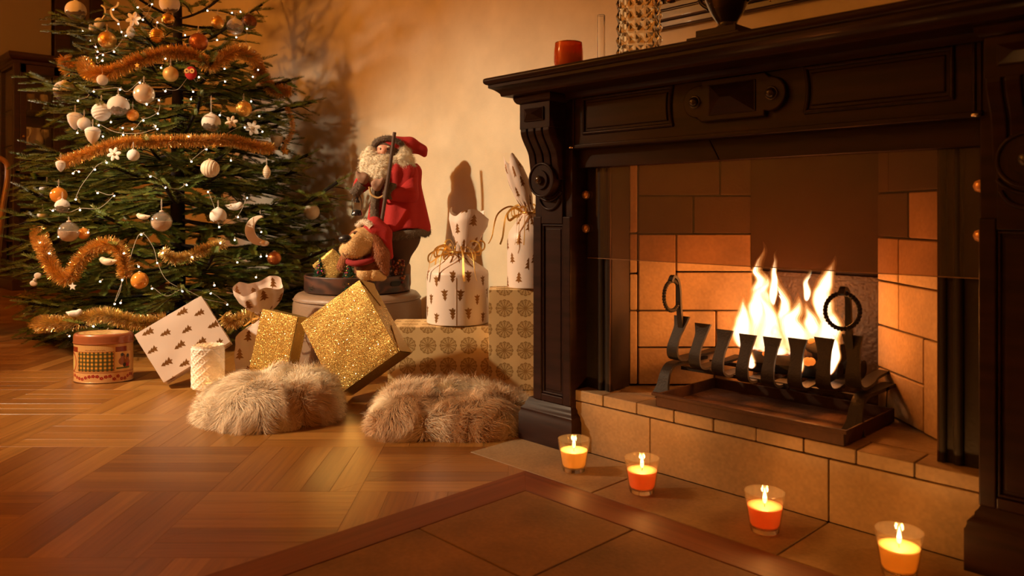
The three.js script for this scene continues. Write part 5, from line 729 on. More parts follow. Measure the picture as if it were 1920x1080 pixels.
// ---------------------------------------------------------------- the display cabinet and the chair at the far left
{
  const x0 = LEFT + 0.02, x1 = -8.16, z0 = -2.06, z1 = -1.64, t = thing('display_cabinet', 'tall dark red glazed display cabinet in the far room left of the tree', 'cabinet', [(x0 + x1) / 2, 0, (z0 + z1) / 2]);
  wpart(t, 'cornice', sweepRect([[-0.01, 2.06], [0.01, 2.065], [0.015, 2.09], [0.035, 2.10], [0.05, 2.125], [0.055, 2.15], [0.05, 2.16]], x0 + 0.05, x1 - 0.005, z0, z1 - 0.005), mahogany);
  wpart(t, 'plinth', sweepRect([[0.015, 0], [0.015, 0.09], [0.005, 0.10], [0, 0.11]], x0 + 0.02, x1, z0, z1), mahogany);
  const post = (xa, za) => box(xa, xa + 0.05, 0.1, 2.07, za, za + 0.05, 0.004); for (const [a, b] of [[x1 - 0.05, z1 - 0.05], [x1 - 0.05, z0], [x0, z1 - 0.05], [x0, z0]]) wpart(t, 'corner_post', post(a, b), mahogany);
  wpart(t, 'back_panel', box(x0, x0 + 0.012, 0.1, 2.07, z0, z1, 0), mat(0.05, 0.018, 0.01, 0.6));
  wpart(t, 'carcass', [box(x0, x1 - 0.05, 2.04, 2.07, z0, z1, 0.002), box(x0, x1 - 0.01, 0.10, 0.13, z0, z1, 0.002), box(x0, x1, 1.06, 1.10, z0 + 0.01, z1 - 0.01, 0.003), box(x0, x1, 0.12, 1.06, z0, z0 + 0.02, 0.002)], mahogany);
  for (const y of [1.33, 1.66, 0.45, 0.75]) wpart(t, 'shelf', box(x0 + 0.012, x1 - 0.06, y - 0.012, y, z0 + 0.02, z1 - 0.02, 0.002), mahogany);
  const fr = wpart(t, 'glass_door', [box(x1 - 0.02, x1 + 0.004, 1.10, 2.06, z0 + 0.05, z0 + 0.10, 0.003), box(x1 - 0.02, x1 + 0.004, 1.10, 2.06, z1 - 0.10, z1 - 0.05, 0.003), box(x1 - 0.02, x1 + 0.004, 1.98, 2.06, z0 + 0.05, z1 - 0.05, 0.003), box(x1 - 0.02, x1 + 0.004, 1.10, 1.16, z0 + 0.05, z1 - 0.05, 0.003), box(x1 - 0.016, x1 + 0.002, 1.49, 1.51, z0 + 0.09, z1 - 0.09, 0.002)], mahogany);
  const cc = [(x0 + x1) / 2, (z0 + z1) / 2], pane = (y0, y1) => part(fr, 'pane', new THREE.PlaneGeometry(z1 - z0 - 0.19, y1 - y0).rotateY(Math.PI / 2).translate(x1 - 0.008 - cc[0], (y0 + y1) / 2, (z0 + z1) / 2 - cc[1]), clearGlass); pane(1.155, 1.495); pane(1.505, 1.985);
  part(fr, 'door_knob', ball(0.012, x1 + 0.016 - cc[0], 1.40, z1 - 0.075 - cc[1]), brass);
  wpart(t, 'side_pane', new THREE.PlaneGeometry(x1 - x0 - 0.1, 0.95).translate(cc[0], 1.58, z1 - 0.02), clearGlass);
  // what is kept inside
  const goblet = lathe([[0, 0], [0.03, 0.001], [0.028, 0.004], [0.005, 0.010], [0.004, 0.07], [0.012, 0.08], [0.032, 0.10], [0.036, 0.13], [0.031, 0.165], [0.029, 0.165], [0.033, 0.13], [0.028, 0.102], [0, 0.084]], 24), plate = lathe([[0, 0.0], [0.06, 0.0], [0.10, 0.012], [0.10, 0.016], [0.058, 0.006], [0, 0.005]], 32).rotateZ(-1.35), jug = lathe([[0, 0], [0.04, 0], [0.06, 0.03], [0.062, 0.07], [0.04, 0.12], [0.034, 0.15], [0.042, 0.17], [0.036, 0.17], [0.03, 0.15], [0, 0.14]], 28);
  const gg = phy({ color: lin(0.9, 0.86, 0.8), roughness: 0.05, transmission: 0.75, thickness: 0 }), china = phy({ color: lin(0.75, 0.68, 0.6), roughness: 0.2, clearcoat: 0.5 });
  [[-1.74, 1.67, 'first from the left on the upper cabinet shelf'], [-1.83, 1.67, 'second from the left on the upper cabinet shelf'], [-1.93, 1.67, 'third from the left on the upper cabinet shelf'], [-1.78, 1.34, 'left on the middle cabinet shelf'], [-1.94, 1.34, 'right on the middle cabinet shelf']].forEach(([z, y, w], i) => single('goblet', goblet.clone(), gg, 'small stemmed goblet, ' + w, 'glass', [x1 - 0.22 - 0.03 * (i % 2), y - 0.009, z], 0, 'goblets in the display cabinet'));
  single('china_jug', jug, china, 'pale china jug standing between the two lower goblets in the cabinet', 'jug', [x1 - 0.2, 1.331, -1.86]);
  single('display_plate', plate, china, 'upright pale plate leaning at the back of the cabinet', 'plate', [x0 + 0.07, 1.44, -1.86]);
  const covers = [[0.30, 0.05, 0.03], [0.22, 0.10, 0.04], [0.10, 0.06, 0.05]]; [[-1.74, 'red'], [-1.83, 'tan'], [-1.92, 'dark brown']].forEach(([z, w], i) => single('photo_card', box(-0.004, 0.004, 0, 0.15, -0.045, 0.045, 0.001).rotateZ(0.25), mat(...covers[i], 0.4), 'small ' + w + ' card propped on the ledge of the cabinet', 'card', [x1 - 0.13, 1.103, z]));
}
{
  const d = 4.45, t = thing('chair', 'orange-brown wooden chair with a curved back cut off at the left edge', 'chair', cam((-78 - 960) / 1453 * d, d), YAW + 0.5), wood = phy({ color: lin(0.36, 0.15, 0.045), map: woodGrain, roughness: 0.38, clearcoat: 0.3 });
  for (const s of [-1, 1]) { part(t, 'stile', tube([[s * 0.17, 0.0, 0.02], [s * 0.175, 0.30, 0.0], [s * 0.19, 0.48, 0.0], [s * 0.215, 0.75, -0.02], [s * 0.235, 0.92, -0.05], [s * 0.228, 1.0, -0.06], [s * 0.19, 1.03, -0.065]], 0.016, 40, 10), wood); part(t, 'leg', tube([[s * 0.18, 0, 0.42], [s * 0.17, 0.42, 0.40]], 0.017, 8, 10), wood); }
  part(t, 'top_rail', tube([[-0.19, 1.03, -0.065], [-0.1, 1.045, -0.075], [0, 1.05, -0.08], [0.1, 1.045, -0.075], [0.19, 1.03, -0.065]], 0.016, 30, 10), wood); part(t, 'back_panel', new RoundedBoxGeometry(0.34, 0.50, 0.02, 3, 0.009).rotateX(-0.1).translate(0, 0.78, -0.03), wood);
  part(t, 'seat', new RoundedBoxGeometry(0.42, 0.035, 0.44, 3, 0.014).translate(0, 0.455, 0.2), wood); for (const y of [0.24, 0.40]) for (const s of [-1, 1]) part(t, 'stretcher', tube([[s * 0.176, y, 0.01], [s * 0.174, y, 0.41]], 0.011, 6, 8), wood); for (const y of [0.30, 0.41]) part(t, 'stretcher', tube([[-0.175, y, 0.01], [0.175, y, 0.01]], 0.011, 6, 8), wood);
}
// ---------------------------------------------------------------- the lamps of the room (behind and left of the camera)
{
  const t = thing('globe_lamp', 'large amber glass globe lamp hanging from the ceiling', 'lamp', [GLOBE_AT[0], TOP, GLOBE_AT[2]]);
  part(t, 'glowing_globe_lamp', ball(0.16, 0, GLOBE_AT[1] - TOP, 0, 1, 1, 1, 28, 20), std({ color: lin(0.8, 0.5, 0.25), emissive: lin(1, 0.33, 0.062), emissiveIntensity: 1.5, roughness: 0.4 })); part(t, 'rod', new THREE.CylinderGeometry(0.008, 0.008, TOP - GLOBE_AT[1] - 0.16, 12).translate(0, -(TOP - GLOBE_AT[1] - 0.16) / 2, 0), brass); part(t, 'ceiling_rose', lathe([[0, 0], [0.06, 0], [0.05, -0.02], [0, -0.03]], 24), brass);
}
function standingLamp(label, at, to) {
  const t = thing('reading_lamp', label, 'lamp', [at[0], 0, at[2] + 0.28]), h = at[1];
  part(t, 'base', lathe([[0, 0.001], [0.14, 0.001], [0.14, 0.015], [0.03, 0.03], [0, 0.03]], 36), brass); part(t, 'pole', tube([[0, 0.02, 0], [0, h - 0.2, 0], [0, h + 0.06, -0.03], [0, h + 0.16, -0.12], [0, h + 0.14, -0.24]], 0.010, 40, 10), brass);
  const dir = new V3(...to).sub(new V3(...at)).normalize(), q = new THREE.Quaternion().setFromUnitVectors(new V3(0, -1, 0), dir), put = (g) => g.applyQuaternion(q).translate(0, h, -0.28);
  part(t, 'shade', put(lathe([[0.085, 0.0], [0.045, 0.09], [0.02, 0.11], [0, 0.112]], 32).translate(0, 0.02, 0)), brass); part(t, 'glowing_lamp_disc', put(new THREE.CylinderGeometry(0.05, 0.05, 0.004, 28).translate(0, 0.032, 0)), std({ color: lin(1, 1, 1), emissive: lin(1, 0.85, 0.6), emissiveIntensity: 2 }));
}
standingLamp('tall brass standing lamp with a conical metal shade turned to the presents', KEY_AT, KEY_TO);
standingLamp('lower brass standing lamp with a conical metal shade turned to the tree', SIDE_AT, SIDE_TO);
// ---------------------------------------------------------------- the Christmas tree
const TL = -1.95, TD = 4.52, tree0 = cam(TL, TD);
const RAD = [[0.0, 0.76], [0.1, 0.86], [0.3, 0.87], [0.6, 0.82], [0.92, 0.76], [1.05, 0.68], [1.2, 0.64], [1.4, 0.60], [1.6, 0.52], [1.8, 0.47], [2.0, 0.48], [2.3, 0.32], [2.6, 0.14], [2.8, 0.02]];
function radius(y) { for (let i = 0; i + 1 < RAD.length; i++) if (y <= RAD[i + 1][0]) { const k = clamp((y - RAD[i][0]) / (RAD[i + 1][0] - RAD[i][0])); return lerp(RAD[i][1], RAD[i + 1][1], k); } return 0.02; }
function onTree(u, v, out = 0) {                                      // the point of the crown's surface that stands where the photo shows it
  let d = TD; for (let i = 0; i < 12; i++) { const y = EYE - (v - 400) / 1453 * d, lat = (u - 960) / 1453 * d - TL, r = radius(Math.max(0.02, y)) * 0.98; d = TD - Math.sqrt(Math.max(0, r * r - lat * lat)) * 0.98; } return spot(u, v, d - out);
}
{
  const needleMat = phy({ color: lin(1, 1, 1), roughness: 0.42, transmission: 0.12, thickness: 0, ior: 1.35 }), barkMat = std({ color: lin(0.14, 0.085, 0.05), map: bark, roughness: 0.95 });
  const t = thing('christmas_tree', 'tall dense green fir Christmas tree beside the wall behind the presents', 'christmas tree', tree0, 0);
  part(t, 'trunk', lathe([[0, 0.02], [0.045, 0.02], [0.042, 0.5], [0.034, 1.2], [0.022, 2.0], [0.008, 2.68], [0, 2.7]], 14), barkMat);
  part(t, 'stand', [lathe([[0, 0.0], [0.16, 0.0], [0.16, 0.02], [0.07, 0.05], [0.06, 0.16], [0.05, 0.16], [0, 0.1]], 28)], mat(0.02, 0.05, 0.03, 0.5));
  // one sprig: needles brushed to both sides and upwards along a short twig
  const sprig = (len, n, s) => { seed(s); const pos = []; for (let i = 0; i < n; i++) { const k = (i + rnd()) / n, a = rr(-1.75, 1.75), L = rr(0.019, 0.028) * (1 - 0.45 * Math.max(0, k - 0.75) * 4 * 0.5), f = rr(0.45, 0.8); const dir = new V3(Math.sin(a), 0.55 * Math.cos(a) + 0.12, f).normalize(), o = new V3(0, 0, len * k), w = new V3(0, 0, 1).cross(dir).normalize().multiplyScalar(0.00105), m = o.clone().addScaledVector(dir, L * 0.55), e = o.clone().addScaledVector(dir, L); pos.push(o.x, o.y, o.z, m.x + w.x, m.y + w.y, m.z + w.z, m.x - w.x, m.y - w.y, m.z - w.z, m.x + w.x, m.y + w.y, m.z + w.z, e.x, e.y, e.z, m.x - w.x, m.y - w.y, m.z - w.z); }
    for (let k = 0; k < 3; k++) { const a0 = k / 3 * 6.283, a1 = (k + 1) / 3 * 6.283, r = 0.0016; const A = [r * Math.cos(a0), r * Math.sin(a0), 0], B = [r * Math.cos(a1), r * Math.sin(a1), 0]; pos.push(...A, ...B, 0, 0, len * 0.98); } return geoFrom(pos, new Array(pos.length / 3 * 2).fill(0)); };
  const sprigs = [sprig(0.085, 92, 401), sprig(0.085, 92, 402), sprig(0.06, 70, 403)], mats = [[], [], []], cols = [[], [], []]; let shade = 0;
  const UPV = new V3(0, 1, 0);
  const put = (p, dir, s, which) => { const z = dir.clone().normalize(), x = new V3().crossVectors(UPV, z).normalize(), y = new V3().crossVectors(z, x); const m = new THREE.Matrix4().makeBasis(x, y, z); m.scale(new V3(s, s, s)).setPosition(p); mats[which].push(m); const g = rr(0.75, 1.25) * (1 + shade); cols[which].push(lin(0.19 * g * rr(0.8, 1.3), 0.235 * g, 0.048 * g * rr(0.7, 1.3))); };
  const twig = (c, r0, gs, steps = 5) => gs.push(new THREE.TubeGeometry(c, steps, r0, 5));
  const branch = (y0, az, L, rise, tipUp, fullness = 1) => {
    const out = new V3(Math.sin(az), 0, Math.cos(az)), base = new V3(0, y0, 0); let k = 1; const zr = (tree0.z + out.z * L) - (BACK + 0.05); if (zr < 0) k = Math.max(0.3, (BACK + 0.05 - tree0.z) / (out.z * L)); L *= k;
    const side = new V3(out.z, 0, -out.x), wob = rr(-0.06, 0.06) * L, P = (q) => base.clone().addScaledVector(out, L * q).addScaledVector(side, wob * Math.sin(q * 3)).addScaledVector(UPV, rise * q * L + tipUp * q * q * L - 0.10 * Math.sin(q * Math.PI) * L * 0.6);
    const c = new THREE.CatmullRomCurve3([0, 0.25, 0.5, 0.75, 1].map(P)), gs = []; gs.push(new THREE.TubeGeometry(c, 12, 0.0055 + 0.004 * L, 6));
    const along = (cc, len, from, step, s) => { const n = Math.max(1, Math.floor(len * (1 - from) / step)); for (let i = 0; i <= n; i++) { const q = from + (1 - from) * i / n, p = cc.getPointAt(Math.min(q, 0.999)), d = cc.getTangentAt(Math.min(q, 0.999)); d.x += gauss() * 0.10; d.y += gauss() * 0.08; d.z += gauss() * 0.10; put(p, d, s * rr(0.85, 1.15), (rnd() * 2) | 0); } };
    along(c, L, 0.30, 0.055, 1.0);
    const nt = Math.max(4, Math.round(L / 0.062 * fullness));
    for (let i = 0; i < nt; i++) { const q = 0.20 + 0.76 * (i + rnd() * 0.5) / nt, sg = i % 2 ? 1 : -1, p = c.getPointAt(q), d = c.getTangentAt(q), len = Math.min(0.34, (1 - q) * L * 0.62 + 0.06) * rr(0.75, 1.15); const dir = d.clone().multiplyScalar(0.75).addScaledVector(side, sg * rr(0.65, 0.95)).addScaledVector(UPV, rr(-0.16, 0.10)).normalize(); const e = p.clone().addScaledVector(dir, len).addScaledVector(UPV, -0.02 + rr(-0.03, 0.02)); if (e.z + tree0.z < BACK + 0.03) continue; const cc = new THREE.CatmullRomCurve3([p, p.clone().lerp(e, 0.5).addScaledVector(UPV, 0.012), e]); twig(cc, 0.0026, gs, 4); along(cc, len, 0.15, 0.055, 0.95);
      if (len > 0.16) for (const s2 of [-1, 1]) { const p2 = cc.getPointAt(0.45), d2 = cc.getTangentAt(0.45), lat = new V3(d2.z, 0, -d2.x).normalize(), dd = d2.clone().multiplyScalar(0.8).addScaledVector(lat, s2 * 0.7).normalize(), e2 = p2.clone().addScaledVector(dd, len * 0.42); const c2 = new THREE.CatmullRomCurve3([p2, p2.clone().lerp(e2, 0.5), e2]); along(c2, len * 0.42, 0.1, 0.055, 0.8); } }
    part(t, 'branch', merge(gs), barkMat);
  };
  seed(777);
  for (let w = 0; w < 19; w++) { const y = 0.13 + w * 0.128 + (w > 12 ? (w - 12) * 0.02 : 0), up = sm(1.3, 2.2, y), n = y > 1.62 ? 4 : 7; const R = radius(y + 0.02); for (let b = 0; b < n; b++) { const az = (b + 0.5 * (w % 2)) / n * 6.283 + rr(-0.25, 0.25) + w * 0.7; shade = rr(-0.12, 0.12); const sparse = y > 1.62 ? 0.55 : 1.3; branch(y + rr(-0.03, 0.03), az, R * rr(0.86, 1.06), lerp(-0.03, 0.42, up) + rr(-0.04, 0.05), rr(0.02, 0.12), sparse); } }
  // branches whose tips stand out against the wall and the far room
  const toward = (u, v, d, y0, up) => { const p = spot(u, v, d).sub(tree0), az = Math.atan2(p.x, p.z), L = Math.hypot(p.x, p.z); branch(y0, az, L, (p.y - y0) / L - up, up, 1.0); };
  for (const a of [[588, 190, 4.55, 1.28, 0.0], [577, 290, 4.5, 0.95, 0.10], [632, 342, 4.35, 0.62, 0.22], [612, 468, 4.25, 0.36, 0.10], [74, 148, 4.62, 1.42, 0.06], [48, 335, 4.35, 0.86, 0.05], [54, 358, 4.0, 0.62, 0.22], [42, 560, 4.2, 0.24, 0.0], [60, 635, 4.15, 0.12, -0.02], [492, 8, 4.75, 1.72, 0.1], [130, 30, 4.7, 1.72, 0.05], [545, 150, 4.5, 1.40, 0.02], [520, 235, 4.4, 1.12, 0.0], [600, 420, 4.45, 0.5, 0.05]]) { shade = 0.05; toward(...a); }
  sprigs.slice(0, 2).forEach((g, i) => { const m = stuff(t, 'foliage', g, needleMat, mats[i], cols[i]); m.userData.label = 'flat dark green fir needles'; });
  console.log('sprigs', mats[0].length + mats[1].length);
}
// ---------------------------------------------------------------- tinsel
const tinselGold = std({ color: lin(1.0, 0.66, 0.22), roughness: 0.28, metalness: 0.7 }), tinselPale = std({ color: lin(0.95, 0.74, 0.32), roughness: 0.3, metalness: 0.75 });
function tinsel(label, pts, m, thick, density, s) {
  const P = pts.map((p) => (p.isVector3 ? p : onTree(p[0], p[1], p[2] ?? 0.03))), at = P[0], t = thing('tinsel_garland', label, 'tinsel', at, 0, undefined), c = new THREE.CatmullRomCurve3(P.map((p) => p.clone().sub(at))), L = c.getLength(); seed(s);
  part(t, 'core_wire', new THREE.TubeGeometry(c, Math.ceil(L * 60), 0.0022, 5), brass);
  const mats = [], cols = [], n = Math.round(L * density * 2.6); for (let i = 0; i < n; i++) { const q = rnd(), p = c.getPointAt(q), d = c.getTangentAt(q), e = new V3(gauss(), gauss(), gauss()); e.addScaledVector(d, -e.dot(d) * 0.8).normalize(); const x = new V3(gauss(), gauss(), gauss()).cross(e).normalize(), z = new V3().crossVectors(x, e), l = thick * 1.2 * rr(0.6, 1.15); const mm = new THREE.Matrix4().makeBasis(x, e, z); mm.scale(new V3(1, l, 1)).setPosition(p); mats.push(mm); const g = rr(0.6, 1.15); cols.push(lin(g, g * rr(0.85, 1.05), g * rr(0.7, 1.1))); }
  const w = 0.0009, g = geoFrom([-w, 0, 0, w, 0, 0, w, 1, 0.0015, -w, 0, 0, w, 1, 0.0015, -w, 1, 0.0015], new Array(12).fill(0)); stuff(t, 'tinsel_strands', g, m, mats, cols); return t;
}
tinsel('orange gold tinsel garland swagged highest across the tree', [[118, 108], [132, 135], [152, 122], [175, 138], [205, 136], [235, 124], [262, 112], [295, 103], [330, 98], [365, 104], [392, 122], [420, 108], [445, 95], [468, 104], [482, 122], [496, 150], [512, 168], [545, 172]], tinselGold, 0.036, 3600, 501);
tinsel('orange gold tinsel garland draped across the middle of the tree above the ribbed white ball', [[116, 305], [132, 300], [152, 292], [180, 282], [210, 272], [245, 266], [290, 265], [335, 264], [380, 264], [420, 262], [455, 268], [485, 276], [512, 279]], tinselGold, 0.030, 3400, 502);
tinsel('short gold tinsel end trailing at the upper right side of the tree', [[538, 200], [546, 222], [548, 245], [538, 265], [530, 283], [540, 287]], tinselGold, 0.016, 1500, 503);
tinsel('bright orange gold tinsel looping low at the left of the tree', [[72, 432], [80, 462], [92, 492], [112, 518], [130, 522], [142, 500], [160, 478], [182, 462], [205, 458], [222, 468], [232, 490], [236, 520]], tinselGold, 0.034, 3600, 504);
tinsel('yellow gold tinsel bit in the lower middle of the tree', [[304, 470], [322, 484], [345, 484], [370, 474], [395, 464], [420, 456]], tinselPale, 0.028, 3000, 505);
tinsel('pale greenish gold tinsel garland round the foot of the tree', [[48, 552], [52, 575], [64, 598], [90, 606], [125, 606], [160, 598], [195, 590], [225, 598], [255, 604], [285, 606], [312, 600]], tinselPale, 0.034, 4200, 506);
tinsel('pale gold tinsel tuft behind the gathered white gift bag', [spot(418, 592, 3.55), spot(432, 606, 3.55), spot(446, 600, 3.56), spot(470, 590, 3.58), spot(520, 600, 3.6)], tinselPale, 0.030, 2400, 507);
// ---------------------------------------------------------------- string of small white lights
{
  const t = thing('light_string', 'string of tiny cool white fairy lights wound all over the tree', 'fairy lights', tree0), wire = mat(0.5, 0.46, 0.36, 0.5);
  const pts = [[285, 8], [258, 14], [222, 45], [212, 18], [268, 37], [295, 42], [228, 60], [236, 67], [180, 88], [183, 97], [193, 103], [182, 108], [192, 114], [214, 97], [155, 58], [170, 76], [310, 110], [347, 66], [389, 20], [435, 24], [451, 22], [407, 75], [443, 70], [463, 54], [476, 97], [484, 131], [474, 144], [421, 129], [422, 153], [373, 145], [357, 145], [310, 171], [362, 172], [358, 186], [302, 127], [262, 155], [176, 172], [236, 187], [225, 168], [146, 189], [275, 196], [310, 171], [298, 188], [296, 213], [269, 226], [292, 237], [295, 242], [248, 242], [231, 253], [230, 240], [208, 229], [185, 235], [193, 256], [145, 249], [412, 216], [471, 190], [486, 218], [459, 239], [492, 247], [354, 256], [387, 280], [359, 303], [433, 301], [282, 331], [310, 352], [200, 305], [178, 318], [148, 322], [350, 347], [137, 325], [142, 374], [183, 362], [214, 367], [150, 394], [99, 395], [165, 436], [110, 444], [463, 371], [446, 407], [411, 426], [390, 360], [440, 450], [490, 435], [413, 456], [360, 482], [305, 474], [445, 492], [489, 481], [500, 480], [402, 535], [232, 475], [188, 528], [229, 525], [226, 568], [215, 570], [285, 541], [342, 546], [295, 493], [265, 440], [92, 475], [75, 455], [260, 500], [200, 620], [175, 612], [130, 630], [100, 615], [426, 571], [395, 550], [480, 520]];
  const bulb = new THREE.SphereGeometry(0.0042, 10, 8), glow = new THREE.MeshStandardMaterial({ color: lin(1, 1, 1), emissive: lin(1.0, 0.86, 0.66), emissiveIntensity: 9 }), sock = new THREE.CylinderGeometry(0.0022, 0.0028, 0.014, 6).translate(0, 0.009, 0), P = [];
  seed(88); pts.forEach(([u, v], i) => { const p = onTree(u, v, 0.045).sub(tree0); P.push(p); const b = part(t, 'light_bulb', bulb, glow); b.position.copy(p); const s = part(b, 'socket', sock, wire); s.rotation.set(rr(-1, 1), rr(0, 6), rr(-1, 1)); if (i % 9 === 4) pointLight('fairy_light', [p.x + tree0.x, p.y + tree0.y, p.z + tree0.z], [1.0, 0.84, 0.60], 0.006, 0.2); });
  const runs = [[4, 0, 1, 17], [2, 6, 7, 11, 12], [14, 15, 8, 10], [18, 19, 20, 23, 24], [28, 29, 30, 31], [35, 38, 36, 39], [40, 42, 43, 44, 47], [45, 46, 48, 51], [54, 58, 57, 61], [63, 64, 68], [70, 66, 65], [71, 72, 73, 74], [77, 78, 79, 80], [96, 97, 98, 94, 92], [107, 106, 96, 95]];
  for (const r of runs) { const c = []; r.forEach((k, i) => { const p = P[k]; if (i) { const q = P[r[i - 1]]; c.push(q.clone().lerp(p, 0.5).add(new V3(rr(-0.02, 0.02), rr(-0.03, 0.01), rr(-0.02, 0.02)))); } c.push(p.clone().add(new V3(0, 0.008, 0))); }); part(t, 'wire', tube(c, 0.0013, c.length * 8, 5), wire); }
}
// ---------------------------------------------------------------- ornaments
const milkGlass = phy({ color: lin(0.80, 0.72, 0.62), roughness: 0.06, transmission: 0.86, thickness: 0, ior: 1.7, clearcoat: 0.5 });
const frost = phy({ color: lin(0.84, 0.80, 0.74), roughness: 0.75 }), snowMat = mat(0.80, 0.74, 0.66, 0.9), creamMat = phy({ color: lin(0.80, 0.66, 0.48), roughness: 0.42, clearcoat: 0.2 }), pearl = phy({ color: lin(0.74, 0.58, 0.40), roughness: 0.24, metalness: 0.35, clearcoat: 0.5 }), capMat = std({ color: lin(0.78, 0.62, 0.42), roughness: 0.3, metalness: 1 }), cordMat = mat(0.72, 0.60, 0.48, 0.8);
const glitterMat = (r, g, b) => std({ color: lin(r, g, b), roughness: 0.3, metalness: 0.85, normalMap: rep(glitterN, 1.2, 0.6), normalScale: new THREE.Vector2(1.2, 1.2) });
const goldGlit = glitterMat(0.78, 0.42, 0.09), copperGlit = glitterMat(0.52, 0.17, 0.05), brownGlit = glitterMat(0.22, 0.085, 0.04), amberGlass = phy({ color: lin(0.85, 0.33, 0.05), roughness: 0.12, metalness: 0.25, clearcoat: 0.8 });
function hang(name, label, u, v, rpx, build, group, out = 0.05, cord = 0.035) {
  const p = onTree(u, v, out), d = FX * p.x + FZ * p.z, r = rpx / 1453 * d, t = thing(name, label, 'ornament', p, YAW, group); build(t, r);
  if (cord) part(t, 'cord', tube([[0, r * 1.1, 0], [0.002, r * 1.1 + cord * 0.5, 0.0], [0, r * 1.1 + cord, 0], [-0.003, r * 1.1 + cord * 0.5, 0], [0, r * 1.12, 0]], 0.0009, 18, 5), cordMat);
  return t;
}
const capOn = (t, r, m = capMat) => part(t, 'cap', lathe([[0, r * 1.14], [r * 0.14, r * 1.13], [r * 0.20, r * 1.06], [r * 0.24, r * 0.96], [0, r * 0.95]], 16), m);
const plain = (m) => (t, r) => { part(t, 'ball', new THREE.SphereGeometry(r, 32, 22), m); capOn(t, r); };
const ribbed = (m, turn = 0) => (t, r) => { const pts = [], n = 90; for (let i = 0; i <= n; i++) { const a = -Math.PI / 2 + Math.PI * i / n; const q = r * (1 - 0.035 * Math.max(0, Math.cos(i * 0.42 * 1.5))); pts.push([Math.max(0, q * Math.cos(a)), q * Math.sin(a)]); } const b = part(t, 'ball', lathe(pts, 40).rotateZ(turn), m); void b; capOn(t, r); };
const snowy = (share, s) => (t, r) => {                               // clear ball, sprayed with snow on top
  part(t, 'clear_ball', new THREE.SphereGeometry(r, 36, 24), milkGlass); const g = new THREE.SphereGeometry(r * 1.012, 60, 40).toNonIndexed(), p = g.attributes.position, pos = []; for (let i = 0; i < p.count; i += 3) { const c = new V3(); for (let k = 0; k < 3; k++) c.add(new V3().fromBufferAttribute(p, i + k)); c.divideScalar(3 * r); const edge = share - 0.02 + 0.6 * (fbm(Math.atan2(c.x, c.z) * 2.2 + s, c.y * 3 + 9, 256, 256, 3) - 0.5); if (c.y > -edge) for (let k = 0; k < 3; k++) pos.push(p.getX(i + k), p.getY(i + k), p.getZ(i + k)); } part(t, 'snow', mergeVertices(geoFrom(pos)), snowMat); part(t, 'seam_ring', new THREE.TorusGeometry(r, r * 0.03, 6, 40).rotateY(0.5), clearGlass); capOn(t, r, frost); };
const filled = (txt) => (t, r) => {                                   // clear ball half filled with glitter snow, a name in front
  part(t, 'clear_ball', new THREE.SphereGeometry(r, 36, 24), milkGlass); part(t, 'filling', new THREE.SphereGeometry(r * 0.94, 32, 16, 0, Math.PI * 2, Math.PI * 0.48, Math.PI * 0.52), mat(0.74, 0.58, 0.42, 0.9)); part(t, 'filling_top', new THREE.CylinderGeometry(r * 0.935, r * 0.935, 0.001, 32).translate(0, r * 0.06, 0), snowMat);
  const cv = canvasTex(256, 128, (g, w, h) => { g.fillStyle = 'rgb(0,0,0)'; g.fillRect(0, 0, w, h); g.fillStyle = 'rgb(255,255,255)'; g.font = '74px serif'; g.textAlign = 'center'; g.textBaseline = 'middle'; g.fillText(txt, w / 2, h / 2); }); cv.colorSpace = THREE.NoColorSpace;
  part(t, 'lettering', new THREE.SphereGeometry(r * 1.006, 24, 12, Math.PI / 2 - 0.75, 1.5, Math.PI / 2 - 0.36, 0.75), std({ color: lin(0.34, 0.20, 0.12), alphaMap: cv, transparent: true, roughness: 0.6 })); capOn(t, r, mat(0.75, 0.5, 0.36, 0.5)); };
const acorn = (m) => (t, r) => { part(t, 'nut', lathe([[0, -r * 1.35], [r * 0.16, -r * 1.28], [r * 0.55, -r * 0.86], [r * 0.86, -r * 0.25], [r * 0.96, r * 0.25], [r * 0.9, r * 0.45], [0, r * 0.5]], 30), m); part(t, 'acorn_cap', lathe([[r * 0.9, r * 0.34], [r * 1.0, r * 0.42], [r * 0.96, r * 0.62], [r * 0.7, r * 0.86], [r * 0.3, r * 1.0], [r * 0.1, r * 1.04], [0, r * 1.12]], 30), frost); };
const cone = (m) => (t, r) => { const pts = []; for (let i = 0; i <= 40; i++) { const k = i / 40, q = Math.sin(Math.PI * Math.min(1, k * 0.94 + 0.04)) ** 0.8 * r * (1 - 0.14 * ((k * 8) % 1)); pts.push([q * (1 - 0.25 * k + 0.1), r * 1.6 * (k * 2 - 1)]); } part(t, 'scales', lathe(pts, 18), m); };
const starO = (m) => (t, r) => { const s = []; for (let i = 0; i < 10; i++) { const a = i * Math.PI / 5 + Math.PI / 2, q = i % 2 ? r * 0.45 : r; s.push([q * Math.cos(a), q * Math.sin(a)]); } part(t, 'star', extrude(poly(s), 0.006, 0.0015), m); };
const flowerO = (m) => (t, r) => { for (let i = 0; i < 6; i++) part(t, 'petal', ball(r * 0.5, 0, 0, 0, 1, 0.55, 0.22, 14, 10).translate(r * 0.55, 0, 0).rotateZ(i * Math.PI / 3 + 0.2), m); part(t, 'heart', ball(r * 0.2, 0, 0, r * 0.12), pearl); };
